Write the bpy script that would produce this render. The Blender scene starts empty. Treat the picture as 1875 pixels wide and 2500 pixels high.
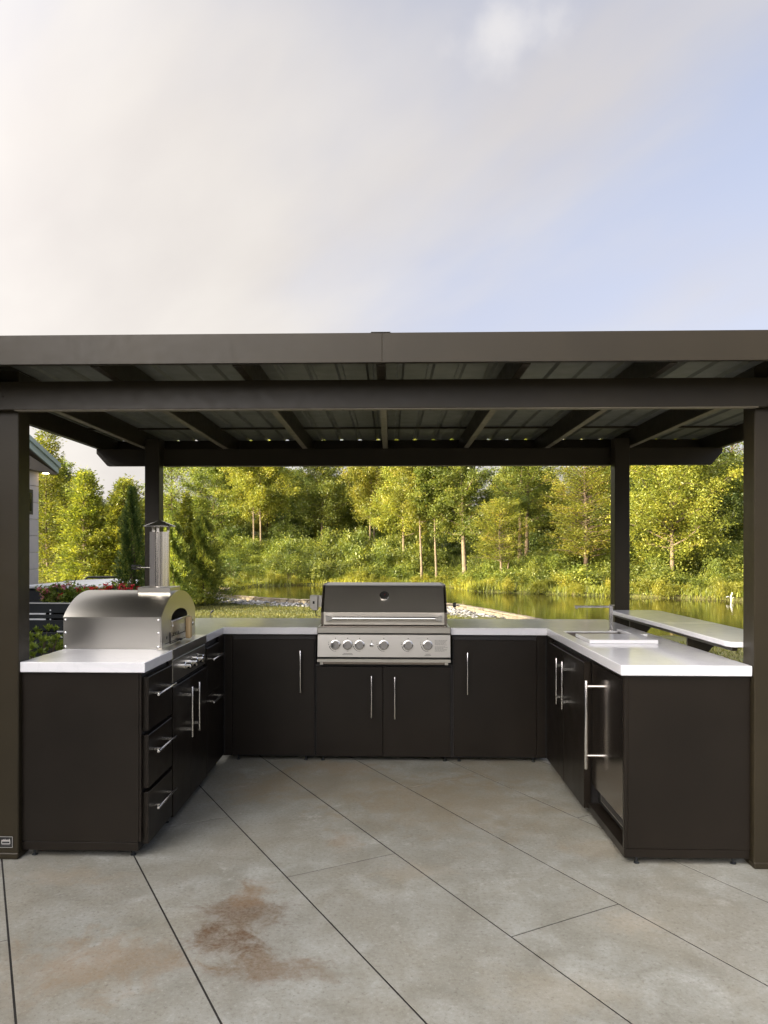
import bpy, bmesh, math, random
import numpy as np
from mathutils import Vector, Matrix

# ------------------------------------------------------------------ scene, camera, sky, sun
sc = bpy.context.scene
COL = sc.collection
R = math.radians
SUN_EL, SUN_AZ = 14.0, 240.0          # azimuth clockwise from +Y : low sun from the left, slightly behind

cam = bpy.data.cameras.new('camera')
cam_o = bpy.data.objects.new('camera', cam)
COL.objects.link(cam_o)
cam_o.location = (0, 0, 1.4495)
cam_o.rotation_euler = (R(90), -0.001, 0.029)
cam.sensor_width = 36.0
cam.sensor_fit = 'AUTO'
cam.lens = 1810.44 / 2500 * 36
cam.shift_x = 35.46 / 2500
cam.shift_y = 94.97 / 2500
cam.clip_end = 2000
sc.camera = cam_o
sc.view_settings.view_transform = 'Standard'
sc.view_settings.look = 'None'
sc.view_settings.gamma = 1
sc.view_settings.exposure = 2.4
sc.cycles.use_denoising = True
sc.cycles.max_bounces = 8
sc.cycles.transparent_max_bounces = 8

_az, _el = R(SUN_AZ), R(SUN_EL)
SUNV = Vector((math.sin(_az) * math.cos(_el), math.cos(_az) * math.cos(_el), math.sin(_el)))
GLOW = 22.0
world = bpy.data.worlds.new('World')
sc.world = world
world.use_nodes = True


def build_world():
    nt = world.node_tree
    N, L = nt.nodes, nt.links
    bg = N['Background']
    sky = N.new('ShaderNodeTexSky')
    sky.sky_type = 'NISHITA'
    sky.sun_disc = False
    sky.sun_elevation = R(SUN_EL)
    sky.sun_rotation = R(SUN_AZ)
    sky.air_density = 1.0
    sky.dust_density = 1.6
    tc = N.new('ShaderNodeTexCoord')
    sep = N.new('ShaderNodeSeparateXYZ')
    L.new(tc.outputs['Generated'], sep.inputs[0])

    def M(op, a, b=None, c=None, clamp=False):
        m = N.new('ShaderNodeMath'); m.operation = op; m.use_clamp = clamp
        for i, v in enumerate((a, b, c)):
            if v is None: continue
            if isinstance(v, (int, float)): m.inputs[i].default_value = v
            else: L.new(v, m.inputs[i])
        return m.outputs[0]
    zc = M('MAXIMUM', sep.outputs[2], 0.0)
    den = M('ADD', zc, 0.22)
    px = M('DIVIDE', sep.outputs[0], den)
    py = M('DIVIDE', sep.outputs[1], den)
    # the cloud bank lies to the left and leaves the upper right open
    comb = N.new('ShaderNodeCombineXYZ')
    rx = M('ADD', M('MULTIPLY', px, 0.80), M('MULTIPLY', py, 0.60))   # streak direction
    ry = M('SUBTRACT', M('MULTIPLY', py, 0.80), M('MULTIPLY', px, 0.60))
    L.new(M('MULTIPLY', rx, 1.25), comb.inputs[0])
    L.new(M('MULTIPLY', ry, 0.55), comb.inputs[1])
    comb.inputs[2].default_value = 3.7
    nz = N.new('ShaderNodeTexNoise')
    nz.inputs['Scale'].default_value = 1.15
    nz.inputs['Detail'].default_value = 7
    nz.inputs['Roughness'].default_value = 0.46
    nz.inputs['Distortion'].default_value = 0.35
    L.new(comb.outputs[0], nz.inputs['Vector'])
    cover = M('ADD', nz.outputs[0], M('MULTIPLY', px, -0.20))
    cover = M('ADD', cover, 0.08)
    mr = N.new('ShaderNodeMapRange'); mr.interpolation_type = 'SMOOTHSTEP'
    mr.inputs['From Min'].default_value = 0.32
    mr.inputs['From Max'].default_value = 0.70
    L.new(cover, mr.inputs['Value'])
    # small white puff high on the right
    v = N.new('ShaderNodeVectorMath'); v.operation = 'DISTANCE'
    vm = N.new('ShaderNodeVectorMath'); vm.operation = 'MULTIPLY'
    L.new(tc.outputs['Generated'], vm.inputs[0]); vm.inputs[1].default_value = (1, 1, 1.9)
    L.new(vm.outputs[0], v.inputs[0])
    v.inputs[1].default_value = (0.128, 0.815, 0.566 * 1.9)
    nz2 = N.new('ShaderNodeTexNoise')
    nz2.inputs['Scale'].default_value = 16
    nz2.inputs['Detail'].default_value = 6
    L.new(tc.outputs['Generated'], nz2.inputs['Vector'])
    pd = M('ADD', v.outputs['Value'], M('MULTIPLY', M('SUBTRACT', nz2.outputs[0], 0.5), 0.13))
    mp = N.new('ShaderNodeMapRange'); mp.interpolation_type = 'SMOOTHSTEP'
    mp.inputs['From Min'].default_value = 0.080
    mp.inputs['From Max'].default_value = 0.0
    L.new(pd, mp.inputs['Value'])
    # cloud tone
    nz3 = N.new('ShaderNodeTexNoise')
    nz3.inputs['Scale'].default_value = 1.6
    nz3.inputs['Detail'].default_value = 6
    L.new(comb.outputs[0], nz3.inputs['Vector'])
    cr = N.new('ShaderNodeValToRGB')
    cr.color_ramp.elements[0].position = 0.34
    cr.color_ramp.elements[0].color = (1.42, 1.32, 1.235, 1)
    cr.color_ramp.elements[1].position = 0.66
    cr.color_ramp.elements[1].color = (1.70, 1.60, 1.47, 1)
    L.new(nz3.outputs[0], cr.inputs[0])
    # thin bright haze veil, whiter to the horizon
    veil = N.new('ShaderNodeMapRange')
    veil.inputs['From Min'].default_value = 0.0
    veil.inputs['From Max'].default_value = 0.62
    veil.inputs['To Min'].default_value = 0.95
    veil.inputs['To Max'].default_value = 0.34
    L.new(zc, veil.inputs['Value'])
    m1 = N.new('ShaderNodeMix'); m1.data_type = 'RGBA'
    L.new(veil.outputs[0], m1.inputs['Factor'])
    skb = N.new('ShaderNodeMix'); skb.data_type = 'RGBA'; skb.blend_type = 'MULTIPLY'
    skb.inputs['Factor'].default_value = 1.0
    L.new(sky.outputs[0], skb.inputs[6])
    skb.inputs[7].default_value = (.62, .53, .535, 1)
    L.new(skb.outputs[2], m1.inputs[6])
    m1.inputs[7].default_value = (1.30, 1.285, 1.49, 1)
    # cloud and haze scatter forward: they brighten towards the sun
    dt = N.new('ShaderNodeVectorMath'); dt.operation = 'DOT_PRODUCT'
    L.new(tc.outputs['Generated'], dt.inputs[0]); dt.inputs[1].default_value = SUNV
    fwd = M('POWER', M('MAXIMUM', M('MULTIPLY_ADD', dt.outputs['Value'], .5, .5), 0.0), 7.0)
    glow = M('MULTIPLY_ADD', fwd, GLOW, 1.0)
    def lit(sock):
        x = N.new('ShaderNodeVectorMath'); x.operation = 'SCALE'
        L.new(sock, x.inputs[0]); L.new(glow, x.inputs['Scale'])
        return x.outputs[0]
    m2 = N.new('ShaderNodeMix'); m2.data_type = 'RGBA'
    L.new(M('MULTIPLY', mr.outputs[0], 0.92), m2.inputs['Factor'])
    L.new(lit(m1.outputs[2]), m2.inputs[6]); L.new(lit(cr.outputs[0]), m2.inputs[7])
    m3 = N.new('ShaderNodeMix'); m3.data_type = 'RGBA'
    L.new(M('MULTIPLY', mp.outputs[0], 0.62), m3.inputs['Factor'])
    L.new(m2.outputs[2], m3.inputs[6]); m3.inputs[7].default_value = (1.80, 1.74, 1.70, 1)
    L.new(m3.outputs[2], bg.inputs[0])
    bg.inputs[1].default_value = 0.1


build_world()

sun = bpy.data.lights.new('sun', 'SUN')
sun.energy = 3.4
sun.angle = R(0.6)
sun.color = (1.0, 0.84, 0.56)
sun_o = bpy.data.objects.new('sun', sun)
COL.objects.link(sun_o)
sun_o.rotation_euler = SUNV.to_track_quat('Z', 'Y').to_euler()
sun_o.location = SUNV * 60

# ------------------------------------------------------------------ materials


class NT:
    def __init__(s, name):
        s.m = bpy.data.materials.new(name)
        s.m.use_nodes = True
        s.t = s.m.node_tree
        s.N, s.L = s.t.nodes, s.t.links
        s.b = s.N['Principled BSDF']

    def n(s, typ, **kw):
        x = s.N.new(typ)
        for k, v in kw.items():
            if k in x.inputs: s.put(x.inputs[k], v)
            else: setattr(x, k, v)
        return x

    def put(s, inp, v):
        if hasattr(v, 'node'): s.L.new(v, inp)
        else:
            if hasattr(inp.default_value, '__len__') and len(inp.default_value) == 4 and len(v) == 3: v = (*v, 1)
            inp.default_value = v

    def pos(s, kind='Object'):
        return s.n('ShaderNodeTexCoord').outputs[kind]

    def wpos(s):
        return s.n('ShaderNodeNewGeometry').outputs['Position']

    def mapped(s, vec, scale=(1, 1, 1), rot=(0, 0, 0)):
        return s.n('ShaderNodeMapping', Vector=vec, Scale=scale, Rotation=rot).outputs[0]

    def noise(s, vec, scale, detail=4, rough=.5, dist=0):
        return s.n('ShaderNodeTexNoise', Vector=vec, Scale=scale, Detail=detail, Roughness=rough, Distortion=dist).outputs[0]

    def ramp(s, fac, stops):
        r = s.n('ShaderNodeValToRGB')
        e = r.color_ramp.elements
        while len(e) < len(stops): e.new(0.5)
        for el, (p, c) in zip(e, stops):
            el.position = p
            el.color = c if len(c) == 4 else (*c, 1)
        s.L.new(fac, r.inputs[0])
        return r.outputs[0]

    def rng(s, v, a, b, c, d, smooth=False):
        r = s.n('ShaderNodeMapRange')
        if smooth: r.interpolation_type = 'SMOOTHSTEP'
        s.put(r.inputs['Value'], v)
        for k, x in zip(('From Min', 'From Max', 'To Min', 'To Max'), (a, b, c, d)): r.inputs[k].default_value = x
        return r.outputs[0]

    def mix(s, f, a, b, mode='MIX'):
        x = s.n('ShaderNodeMix', data_type='RGBA', blend_type=mode)
        s.put(x.inputs['Factor'], f); s.put(x.inputs[6], a); s.put(x.inputs[7], b)
        return x.outputs[2]

    def math(s, op, a, b=0.0):
        x = s.n('ShaderNodeMath', operation=op)
        s.put(x.inputs[0], a); s.put(x.inputs[1], b)
        return x.outputs[0]

    def bump(s, h, strength=.2, dist=.01):
        return s.n('ShaderNodeBump', Height=h, Strength=strength, Distance=dist).outputs[0]

    def set(s, **kw):
        for k, v in kw.items(): s.put(s.b.inputs[k.replace('_', ' ')], v)
        return s.m


MAT = {}


def coat(name, col, rough, var=.12, scale=60, spec=.5, bump=.03):
    t = NT(name)
    p = t.pos()
    n = t.noise(p, scale, 4)
    big = t.noise(p, 2.3, 3)
    c = t.mix(t.rng(big, .3, .7, 0, 1), [x * (1 - var) for x in col], [x * (1 + var) for x in col])
    fine = t.noise(p, 900, 1)
    t.set(Base_Color=c, Roughness=t.rng(n, .3, .7, rough * .88, rough * 1.12), Specular_IOR_Level=spec,
          Normal=t.bump(fine, bump, .002))
    MAT[name] = t.m


def steel(name, col=(.575, .55, .50), rough=.29, stretch=(1, 60, 60), bump=.02, aniso=0.0):
    t = NT(name)
    p = t.mapped(t.pos(), stretch)
    n = t.noise(p, 9, 3)
    n2 = t.noise(t.pos(), 5, 4)
    c = t.mix(t.rng(n, .3, .7, 0, 1), [x * .99 for x in col], [min(1, x * 1.01) for x in col])
    r = t.math('ADD', t.rng(n, .25, .75, rough * .97, rough * 1.03), t.rng(n2, .2, .8, -.012, .012))
    t.set(Base_Color=c, Metallic=1.0, Roughness=r, Normal=t.bump(n, bump, .0004))
    MAT[name] = t.m


coat('bronze_coat', (.0270, .0212, .0120), .38, .14, 25, .27)
coat('cabinet_coat', (.0120, .0090, .0064), .33, .2, 9, .27)
coat('bounce_light_coat', (.15, .128, .092), .45, .15, 20, .3)  # paler than the bronze: floor bounce on undersides put into the colour
coat('cabinet_inner', (.010, .008, .007), .6)
coat('black_plastic', (.012, .012, .012), .4)
coat('black_box', (.016, .019, .022), .5, .2, 20)
coat('roof_sheet', (.118, .120, .100), .5, .12, 12)
coat('print_ink', (.02, .018, .016), .7)
coat('white_print', (.42, .41, .39), .6)
coat('spa_white', (.74, .75, .76), .35, .05, 8)
coat('soffit', (.16, .13, .10), .7)
coat('fascia_green', (.33, .40, .36), .5, .08)
coat('house_roof', (.12, .13, .13), .7, .2, 8)
coat('trim_grey', (.42, .42, .40), .55)
coat('bark_pale', (.135, .105, .068), .85, .35, 9, .2, .5)
coat('bark_dark', (.08, .058, .04), .9, .35, 9, .2, .5)
coat('soil', (.012, .010, .008), .95, .3, 20)
steel('steel_x', stretch=(1, 70, 70))
steel('steel_y', stretch=(70, 1, 70))
steel('steel_z', stretch=(70, 70, 1))
steel('steel_handle', (.80, .78, .75), .22, (40, 40, 40), .02)
steel('lid_steel', (.60, .56, .49), .44, (1, 60, 60), .0)
steel('chrome', (.86, .85, .83), .12, (10, 10, 10), .0)
steel('steel_dark', (.26, .225, .195), .26, (1, 60, 60), .0)
steel('fridge_steel', (.40, .355, .315), .16, (60, 1, 60), .0)
steel('flue_steel', (.80, .75, .67), .20, (60, 60, 1), .0)
steel('sink_steel', (.26, .225, .19), .34, (30, 30, 30), .0)


def m_quartz():
    t = NT('quartz')
    p = t.wpos()
    w = t.noise(p, 3.1, 6, .6, 1.2)
    v = t.rng(t.math('ABSOLUTE', t.math('SUBTRACT', w, .5)), 0, .03, 1, 0, True)
    sp = t.noise(p, 260, 2)
    c = t.mix(t.math('MULTIPLY', v, .22), (.74, .735, .755), (.58, .58, .61))
    c = t.mix(t.rng(sp, .55, .75, 0, .10), c, (.55, .55, .56))
    t.set(Base_Color=c, Roughness=t.rng(t.noise(p, 14, 3), .3, .7, .09, .14), Specular_IOR_Level=.32)
    MAT['quartz'] = t.m


def m_concrete():
    t = NT('concrete')
    p = t.wpos()
    big = t.noise(p, 1.1, 6, .62, .6)
    mid = t.noise(p, 5.0, 8, .68, .4)
    fine = t.noise(p, 60, 6, .7)
    grit = t.noise(p, 420, 3, .7)
    c = t.ramp(mid, [(.30, (.155, .150, .120)), (.44, (.228, .226, .192)), (.56, (.290, .294, .264)), (.70, (.385, .395, .372))])
    c = t.mix(t.rng(big, .42, .70, 0, .42, True), c, (.235, .195, .125))          # tan wash
    rnd = t.n('ShaderNodeObjectInfo').outputs['Random']
    c = t.mix(.22, c, t.ramp(rnd, [(0, (.245, .235, .195)), (.5, (.275, .262, .215)), (1, (.305, .30, .262))]))
    c = t.mix(t.rng(t.noise(p, .75, 4, .6, .8), .35, .65, .0, .5), c, (.195, .192, .168))
    c = t.mix(t.rng(fine, .42, .72, 0, .45), c, (.20, .18, .145))
    pit = t.noise(p, 62, 6, .8)
    c = t.mix(t.rng(pit, .54, .66, 0, .62), c, (.10, .088, .062))
    c = t.mix(t.rng(pit, .44, .30, 0, .55), c, (.44, .435, .40))
    c = t.mix(t.rng(grit, .60, .74, 0, .6), c, (.13, .115, .095))
    white = t.noise(t.mapped(p, (1, 1.0, 1)), 8.5, 9, .74, .3)
    wmask = t.rng(t.noise(p, 1.7, 3), .46, .66, 0, 1, True)
    c = t.mix(t.math('MULTIPLY', t.rng(white, .54, .68, 0, .42, True), wmask), c, (.47, .465, .43))   # efflorescence
    # rust and leaf stains, each with its own place on the slab
    sn = t.noise(p, 7.5, 9, .72, .5)
    for (x, y, rx, ry, amt, col) in STAINS:
        d = t.n('ShaderNodeVectorMath', operation='SUBTRACT')
        t.L.new(p, d.inputs[0]); d.inputs[1].default_value = (x, y, 0)
        s2 = t.n('ShaderNodeVectorMath', operation='DIVIDE')
        t.L.new(d.outputs[0], s2.inputs[0]); s2.inputs[1].default_value = (rx, ry, 10)
        ln = t.n('ShaderNodeVectorMath', operation='LENGTH'); t.L.new(s2.outputs[0], ln.inputs[0])
        k = t.math('ADD', ln.outputs['Value'], t.math('MULTIPLY', t.math('SUBTRACT', sn, .5), -3.4))
        c = t.mix(t.math('MULTIPLY', t.rng(k, .2, 1.15, amt, 0, True), t.rng(fine, .3, .62, 1.0, .45)), c, [q * .85 for q in col])
    h = t.math('ADD', t.math('MULTIPLY', fine, .6), t.math('MULTIPLY', grit, .5))
    t.set(Base_Color=c, Roughness=t.rng(mid, .3, .7, .5, .78), Specular_IOR_Level=.4, Normal=t.bump(h, .35, .004))
    MAT['concrete'] = t.m


STAINS = [(-.595, 2.93, .19, .24, .95, (.120, .064, .026)), (-.62, 2.74, .18, .12, .9, (.115, .062, .026)),
          (-.58, 3.12, .12, .12, .55, (.25, .15, .07)), (-.42, 2.56, .24, .11, .85, (.15, .085, .036)),
          (-1.0, 2.58, .34, .22, .6, (.25, .155, .075)), (-.24, 3.70, .10, .13, .5, (.27, .17, .085)),
          (-.39, 4.95, .40, .16, .45, (.30, .19, .09)), (.93, 2.92, .13, .10, .35, (.36, .27, .16)),
          (1.0, 3.65, .22, .14, .35, (.30, .22, .12)), (-1.43, 3.26, .28, .12, .35, (.34, .25, .15)),
          (.35, 4.3, .8, .6, .5, (.25, .185, .10)), (-.3, 4.6, .9, .5, .4, (.26, .195, .11)), (.8, 4.9, .5, .4, .4, (.24, .18, .10)), (-1.2, 2.5, .3, .3, .3, (.27, .2, .12)), (.1, 3.35, .22, .12, .3, (.36, .28, .18)),
          (-.8, 4.5, .25, .3, .4, (.30, .21, .11)), (.55, 2.45, .3, .2, .25, (.36, .30, .2))]
m_quartz()
m_concrete()


def m_ground():
    t = NT('ground_grass')
    p = t.wpos()
    a = t.noise(p, .35, 5, .6)
    b = t.noise(p, 3.0, 6, .7)
    f = t.noise(t.mapped(p, (1, .35, 1)), 55, 3, .7)
    lawn = t.mix(t.rng(a, .35, .65, 0, 1), (.080, .086, .026), (.145, .125, .042))
    lawn = t.mix(t.rng(f, .35, .7, 0, .7), lawn, (.035, .045, .014))
    rough = t.mix(t.rng(b, .35, .68, 0, 1), (.05, .06, .016), (.12, .115, .03))
    rough = t.mix(t.rng(t.noise(p, .9, 4), .58, .7, 0, .7), rough, (.16, .11, .055))
    y = t.n('ShaderNodeSeparateXYZ', Vector=p).outputs[1]
    c = t.mix(t.rng(y, 33, 37, 0, 1), lawn, rough)
    t.set(Base_Color=c, Roughness=.9, Specular_IOR_Level=.2, Normal=t.bump(f, .8, .06))
    MAT['ground'] = t.m


m_ground()


def m_water():
    t = NT('pond_water')
    p = t.wpos()
    n = t.noise(t.mapped(p, (.55, 1.6, 1)), 2.4, 4, .55)
    n2 = t.noise(t.mapped(p, (.8, 2.2, 1)), .55, 3)
    h = t.math('ADD', n, t.math('MULTIPLY', n2, 1.2))
    t.set(Base_Color=(.020, .016, .005), Roughness=.03, IOR=1.333, Specular_IOR_Level=.85, Normal=t.bump(h, .075, .05))
    MAT['water'] = t.m


m_water()


def leaf_mat(name, dark, mid, light, trans=.42, autumn=None):
    t = NT(name)
    t.N.remove(t.b)
    out = t.N['Material Output']
    at = t.n('ShaderNodeAttribute', attribute_name='tint').outputs['Fac']
    rnd = t.n('ShaderNodeObjectInfo').outputs['Random']
    c = t.ramp(at, [(0, dark), (.5, mid), (1, light)] if not autumn else [(0, dark), (.45, mid), (.9, light), (.97, autumn)])
    hs = t.n('ShaderNodeHueSaturation', Color=c, Hue=t.rng(rnd, 0, 1, .494, .508), Value=t.rng(rnd, 0, 1, .85, 1.15))
    c = hs.outputs[0]
    d = t.n('ShaderNodeBsdfDiffuse', Color=c)
    tr = t.n('ShaderNodeBsdfTranslucent', Color=t.mix(1.0, c, (1.15, 1.1, .55), 'MULTIPLY'))
    g = t.n('ShaderNodeBsdfGlossy', Color=(.5, .5, .45), Roughness=.45)
    mx = t.n('ShaderNodeMixShader', Fac=trans)
    t.L.new(d.outputs[0], mx.inputs[1]); t.L.new(tr.outputs[0], mx.inputs[2])
    m2 = t.n('ShaderNodeMixShader', Fac=.05)
    t.L.new(mx.outputs[0], m2.inputs[1]); t.L.new(g.outputs[0], m2.inputs[2])
    t.L.new(m2.outputs[0], out.inputs['Surface'])
    MAT[name] = t.m


leaf_mat('leaf_broad', (.055, .084, .016), (.132, .170, .032), (.265, .285, .050), .52, (.28, .22, .045))
leaf_mat('leaf_gold', (.082, .102, .016), (.190, .210, .032), (.350, .330, .050), .52, (.33, .24, .045))
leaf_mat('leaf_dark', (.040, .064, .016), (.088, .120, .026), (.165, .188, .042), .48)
leaf_mat('leaf_cypress', (.068, .090, .014), (.170, .195, .028), (.325, .312, .044), .52)
leaf_mat('leaf_cedar', (.034, .068, .020), (.092, .140, .036), (.20, .235, .054), .45)
leaf_mat('leaf_conifer', (.075, .112, .022), (.170, .215, .040), (.33, .34, .060), .55)
leaf_mat('leaf_shrub', (.058, .086, .017), (.145, .182, .034), (.315, .320, .053), .52)
leaf_mat('leaf_shore', (.092, .112, .015), (.225, .240, .032), (.42, .39, .048), .52)
leaf_mat('leaf_glossy', (.05, .085, .013), (.15, .21, .032), (.36, .42, .075), .38)
leaf_mat('petal_red', (.30, .01, .02), (.50, .02, .03), (.65, .05, .06), .3)
leaf_mat('petal_pink', (.45, .10, .18), (.65, .25, .33), (.75, .45, .5), .3)


def m_stone():
    t = NT('white_stone')
    rnd = t.n('ShaderNodeAttribute', attribute_name='tint').outputs['Fac']
    c = t.ramp(rnd, [(0, (.06, .06, .062)), (.5, (.14, .14, .14)), (1, (.28, .275, .27))])
    t.set(Base_Color=c, Roughness=.85)
    MAT['white_stone'] = t.m
    t = NT('wall_block')
    r = t.n('ShaderNodeObjectInfo').outputs['Random']
    p = t.pos()
    c = t.ramp(r, [(0, (.085, .068, .045)), (.5, (.125, .102, .068)), (1, (.17, .145, .10))])
    c = t.mix(t.rng(t.noise(p, 14, 6, .7), .35, .7, 0, .6), c, (.15, .13, .10))
    t.set(Base_Color=c, Roughness=.9, Normal=t.bump(t.noise(p, 22, 6, .7), .8, .02))
    MAT['wall_block'] = t.m
    t = NT('siding')
    r = t.n('ShaderNodeObjectInfo').outputs['Random']
    p = t.wpos()
    c = t.mix(r, (.46, .42, .39), (.54, .50, .47))
    c = t.mix(t.rng(t.noise(p, 7, 5), .4, .7, 0, .25), c, (.38, .35, .32))
    t.set(Base_Color=c, Roughness=.75, Normal=t.bump(t.noise(p, 60, 4), .3, .004))
    MAT['siding'] = t.m
    t = NT('wood_handle')
    p = t.mapped(t.pos(), (60, 60, 6))
    c = t.ramp(t.noise(p, 1.2, 5), [(.3, (.42, .28, .13)), (.7, (.62, .46, .25))])
    t.set(Base_Color=c, Roughness=.5)
    MAT['wood'] = t.m
    t = NT('dark_glass')
    t.set(Base_Color=(.012, .013, .014), Roughness=.06, Specular_IOR_Level=.6)
    MAT['glass'] = t.m
    t = NT('lamp_glow')
    t.set(Base_Color=(1, .8, .5), Emission_Color=(1, .72, .38), Emission_Strength=6.0)
    MAT['lamp_glow'] = t.m


m_stone()

# ------------------------------------------------------------------ mesh helpers
WL = {}          # world location of every parent
KIT = False      # while the kitchen is built: module size and levelling feet
K_SIZE, K_LIFT = .9807, .028



def link(o, parent=None):
    COL.objects.link(o)
    if parent: o.parent = parent
    return o


def thing(name, label, cat, loc=(0, 0, 0), group=None, kind=None, rotz=0):
    if KIT: loc = (loc[0] * K_SIZE, loc[1] * K_SIZE, loc[2] * K_SIZE + K_LIFT)
    o = bpy.data.objects.new(name, None)
    o.empty_display_size = .1
    o.location = loc
    o.rotation_euler = (0, 0, rotz)
    link(o)
    WL[o] = Vector(loc)
    tag(o, label, cat, group, kind)
    return o


def tag(o, label=None, cat=None, group=None, kind=None):
    if label: o['label'] = label
    if cat: o['category'] = cat
    if group: o['group'] = group
    if kind: o['kind'] = kind
    return o


def obj(name, src, mat, parent=None, smooth=False, auto=None):
    """src: bmesh or mesh in world coordinates -> one mesh object (child keeps its place)"""
    if isinstance(src, bmesh.types.BMesh):
        me = bpy.data.meshes.new(name)
        if KIT:
            for v in src.verts: v.co = v.co * K_SIZE + Vector((0, 0, K_LIFT))
        if parent is not None and parent in WL:
            bmesh.ops.translate(src, verts=src.verts, vec=-WL[parent])
        src.to_mesh(me); src.free()
    else: me = src
    if smooth:
        me.polygons.foreach_set('use_smooth', [True] * len(me.polygons))
        if auto: me.set_sharp_from_angle(angle=R(auto))
    m = MAT[mat] if isinstance(mat, str) else mat
    if not me.materials: me.materials.append(m)
    o = bpy.data.objects.new(name, me)
    link(o, parent)
    if parent is not None and parent in WL: WL[o] = WL[parent]
    else: WL[o] = Vector((0, 0, 0))
    return o


def bx(x0, x1, y0, y1, z0, z1, bev=0.0, bm=None, seg=1):
    b = bmesh.new()
    vs = [b.verts.new(p) for p in ((x0, y0, z0), (x1, y0, z0), (x1, y1, z0), (x0, y1, z0), (x0, y0, z1), (x1, y0, z1), (x1, y1, z1), (x0, y1, z1))]
    for f in ((0, 3, 2, 1), (4, 5, 6, 7), (0, 1, 5, 4), (1, 2, 6, 5), (2, 3, 7, 6), (3, 0, 4, 7)):
        b.faces.new([vs[i] for i in f])
    if bev: bmesh.ops.bevel(b, geom=b.edges[:], offset=bev, segments=seg, affect='EDGES', profile=.5)
    return add(bm, b)


def add(bm, b):
    if bm is None: return b
    me = bpy.data.meshes.new('tmp'); b.to_mesh(me); b.free()
    bm.from_mesh(me); bpy.data.meshes.remove(me)
    return bm


def prism(poly, axis, a, b_, bm=None, bev=0.0):
    """poly: 2-D outline; axis 'x','y','z' = extrusion axis from a to b_"""
    b = bmesh.new()

    def P(u, v, w):
        return {'x': (w, u, v), 'y': (u, w, v), 'z': (u, v, w)}[axis]
    lo = [b.verts.new(P(u, v, a)) for u, v in poly]
    hi = [b.verts.new(P(u, v, b_)) for u, v in poly]
    n = len(poly)
    b.faces.new(lo[::-1]); b.faces.new(hi)
    for i in range(n): b.faces.new((lo[i], lo[(i + 1) % n], hi[(i + 1) % n], hi[i]))
    bmesh.ops.recalc_face_normals(b, faces=b.faces[:])
    if bev: bmesh.ops.bevel(b, geom=b.edges[:], offset=bev, segments=1, affect='EDGES')
    return add(bm, b)


def cyl(p0, p1, r0, r1=None, n=16, bm=None, bev=0.0):
    p0, p1 = Vector(p0), Vector(p1)
    r1 = r0 if r1 is None else r1
    d = p1 - p0
    b = bmesh.new()
    bmesh.ops.create_cone(b, cap_ends=True, segments=n, radius1=max(r0, 1e-5), radius2=max(r1, 1e-5), depth=d.length)
    if bev:
        es = [e for e in b.edges if abs(e.verts[0].co.z - e.verts[1].co.z) < 1e-6]
        bmesh.ops.bevel(b, geom=es, offset=bev, segments=2, affect='EDGES', profile=.5)
    q = Vector((0, 0, 1)).rotation_difference(d.normalized())
    bmesh.ops.transform(b, matrix=Matrix.Translation((p0 + p1) / 2) @ q.to_matrix().to_4x4(), verts=b.verts)
    return add(bm, b)


def lathe(prof, origin, axis, n=24, bm=None):
    """prof: (radius, height) pairs along axis"""
    b = bmesh.new()
    rings = []
    for r, h in prof:
        rings.append([b.verts.new((max(r, 1e-5) * math.cos(2 * math.pi * i / n), max(r, 1e-5) * math.sin(2 * math.pi * i / n), h)) for i in range(n)])
    for k in range(len(rings) - 1):
        for i in range(n):
            j = (i + 1) % n
            b.faces.new((rings[k][i], rings[k][j], rings[k + 1][j], rings[k + 1][i]))
    b.faces.new(rings[0][::-1]); b.faces.new(rings[-1])
    bmesh.ops.recalc_face_normals(b, faces=b.faces[:])
    q = Vector((0, 0, 1)).rotation_difference(Vector(axis).normalized())
    bmesh.ops.transform(b, matrix=Matrix.Translation(Vector(origin)) @ q.to_matrix().to_4x4(), verts=b.verts)
    return add(bm, b)


def tube_np(pts, rad, n=6):
    pts = np.asarray(pts, float)
    V, F = [], []
    k = len(pts)
    for i in range(k):
        d = pts[min(i + 1, k - 1)] - pts[max(i - 1, 0)]
        d /= np.linalg.norm(d) + 1e-9
        a = np.cross(d, (0, 0, 1) if abs(d[2]) < .9 else (1, 0, 0)); a /= np.linalg.norm(a) + 1e-9
        b = np.cross(d, a)
        for j in range(n):
            t = 2 * math.pi * j / n
            V.append(pts[i] + rad[i] * (a * math.cos(t) + b * math.sin(t)))
    for i in range(k - 1):
        for j in range(n):
            F.append((i * n + j, i * n + (j + 1) % n, (i + 1) * n + (j + 1) % n, (i + 1) * n + j))
    return np.array(V), F


def tube(pts, r, n=8, bm=None):
    V, F = tube_np(pts, [r] * len(pts), n)
    b = bmesh.new()
    vs = [b.verts.new(v) for v in V]
    for f in F: b.faces.new([vs[i] for i in f])
    b.faces.new(vs[:n][::-1]); b.faces.new(vs[-n:])
    bmesh.ops.recalc_face_normals(b, faces=b.faces[:])
    return add(bm, b)


def quad_mesh(name, V, Q, tint=None, mat=None):
    """fast mesh from numpy verts and equal-size faces"""
    me = bpy.data.meshes.new(name)
    V = np.asarray(V, np.float32); Q = np.asarray(Q, np.int32)
    k = Q.shape[1]
    me.vertices.add(len(V)); me.vertices.foreach_set('co', V.ravel())
    me.loops.add(Q.size); me.loops.foreach_set('vertex_index', Q.ravel())
    me.polygons.add(len(Q))
    me.polygons.foreach_set('loop_start', np.arange(0, Q.size, k, dtype=np.int32))
    me.polygons.foreach_set('loop_total', np.full(len(Q), k, np.int32))
    if tint is not None:
        a = me.attributes.new('tint', 'FLOAT', 'POINT')
        a.data.foreach_set('value', np.asarray(tint, np.float32))
    me.update(calc_edges=True)
    if mat: me.materials.append(MAT[mat])
    return me


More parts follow.
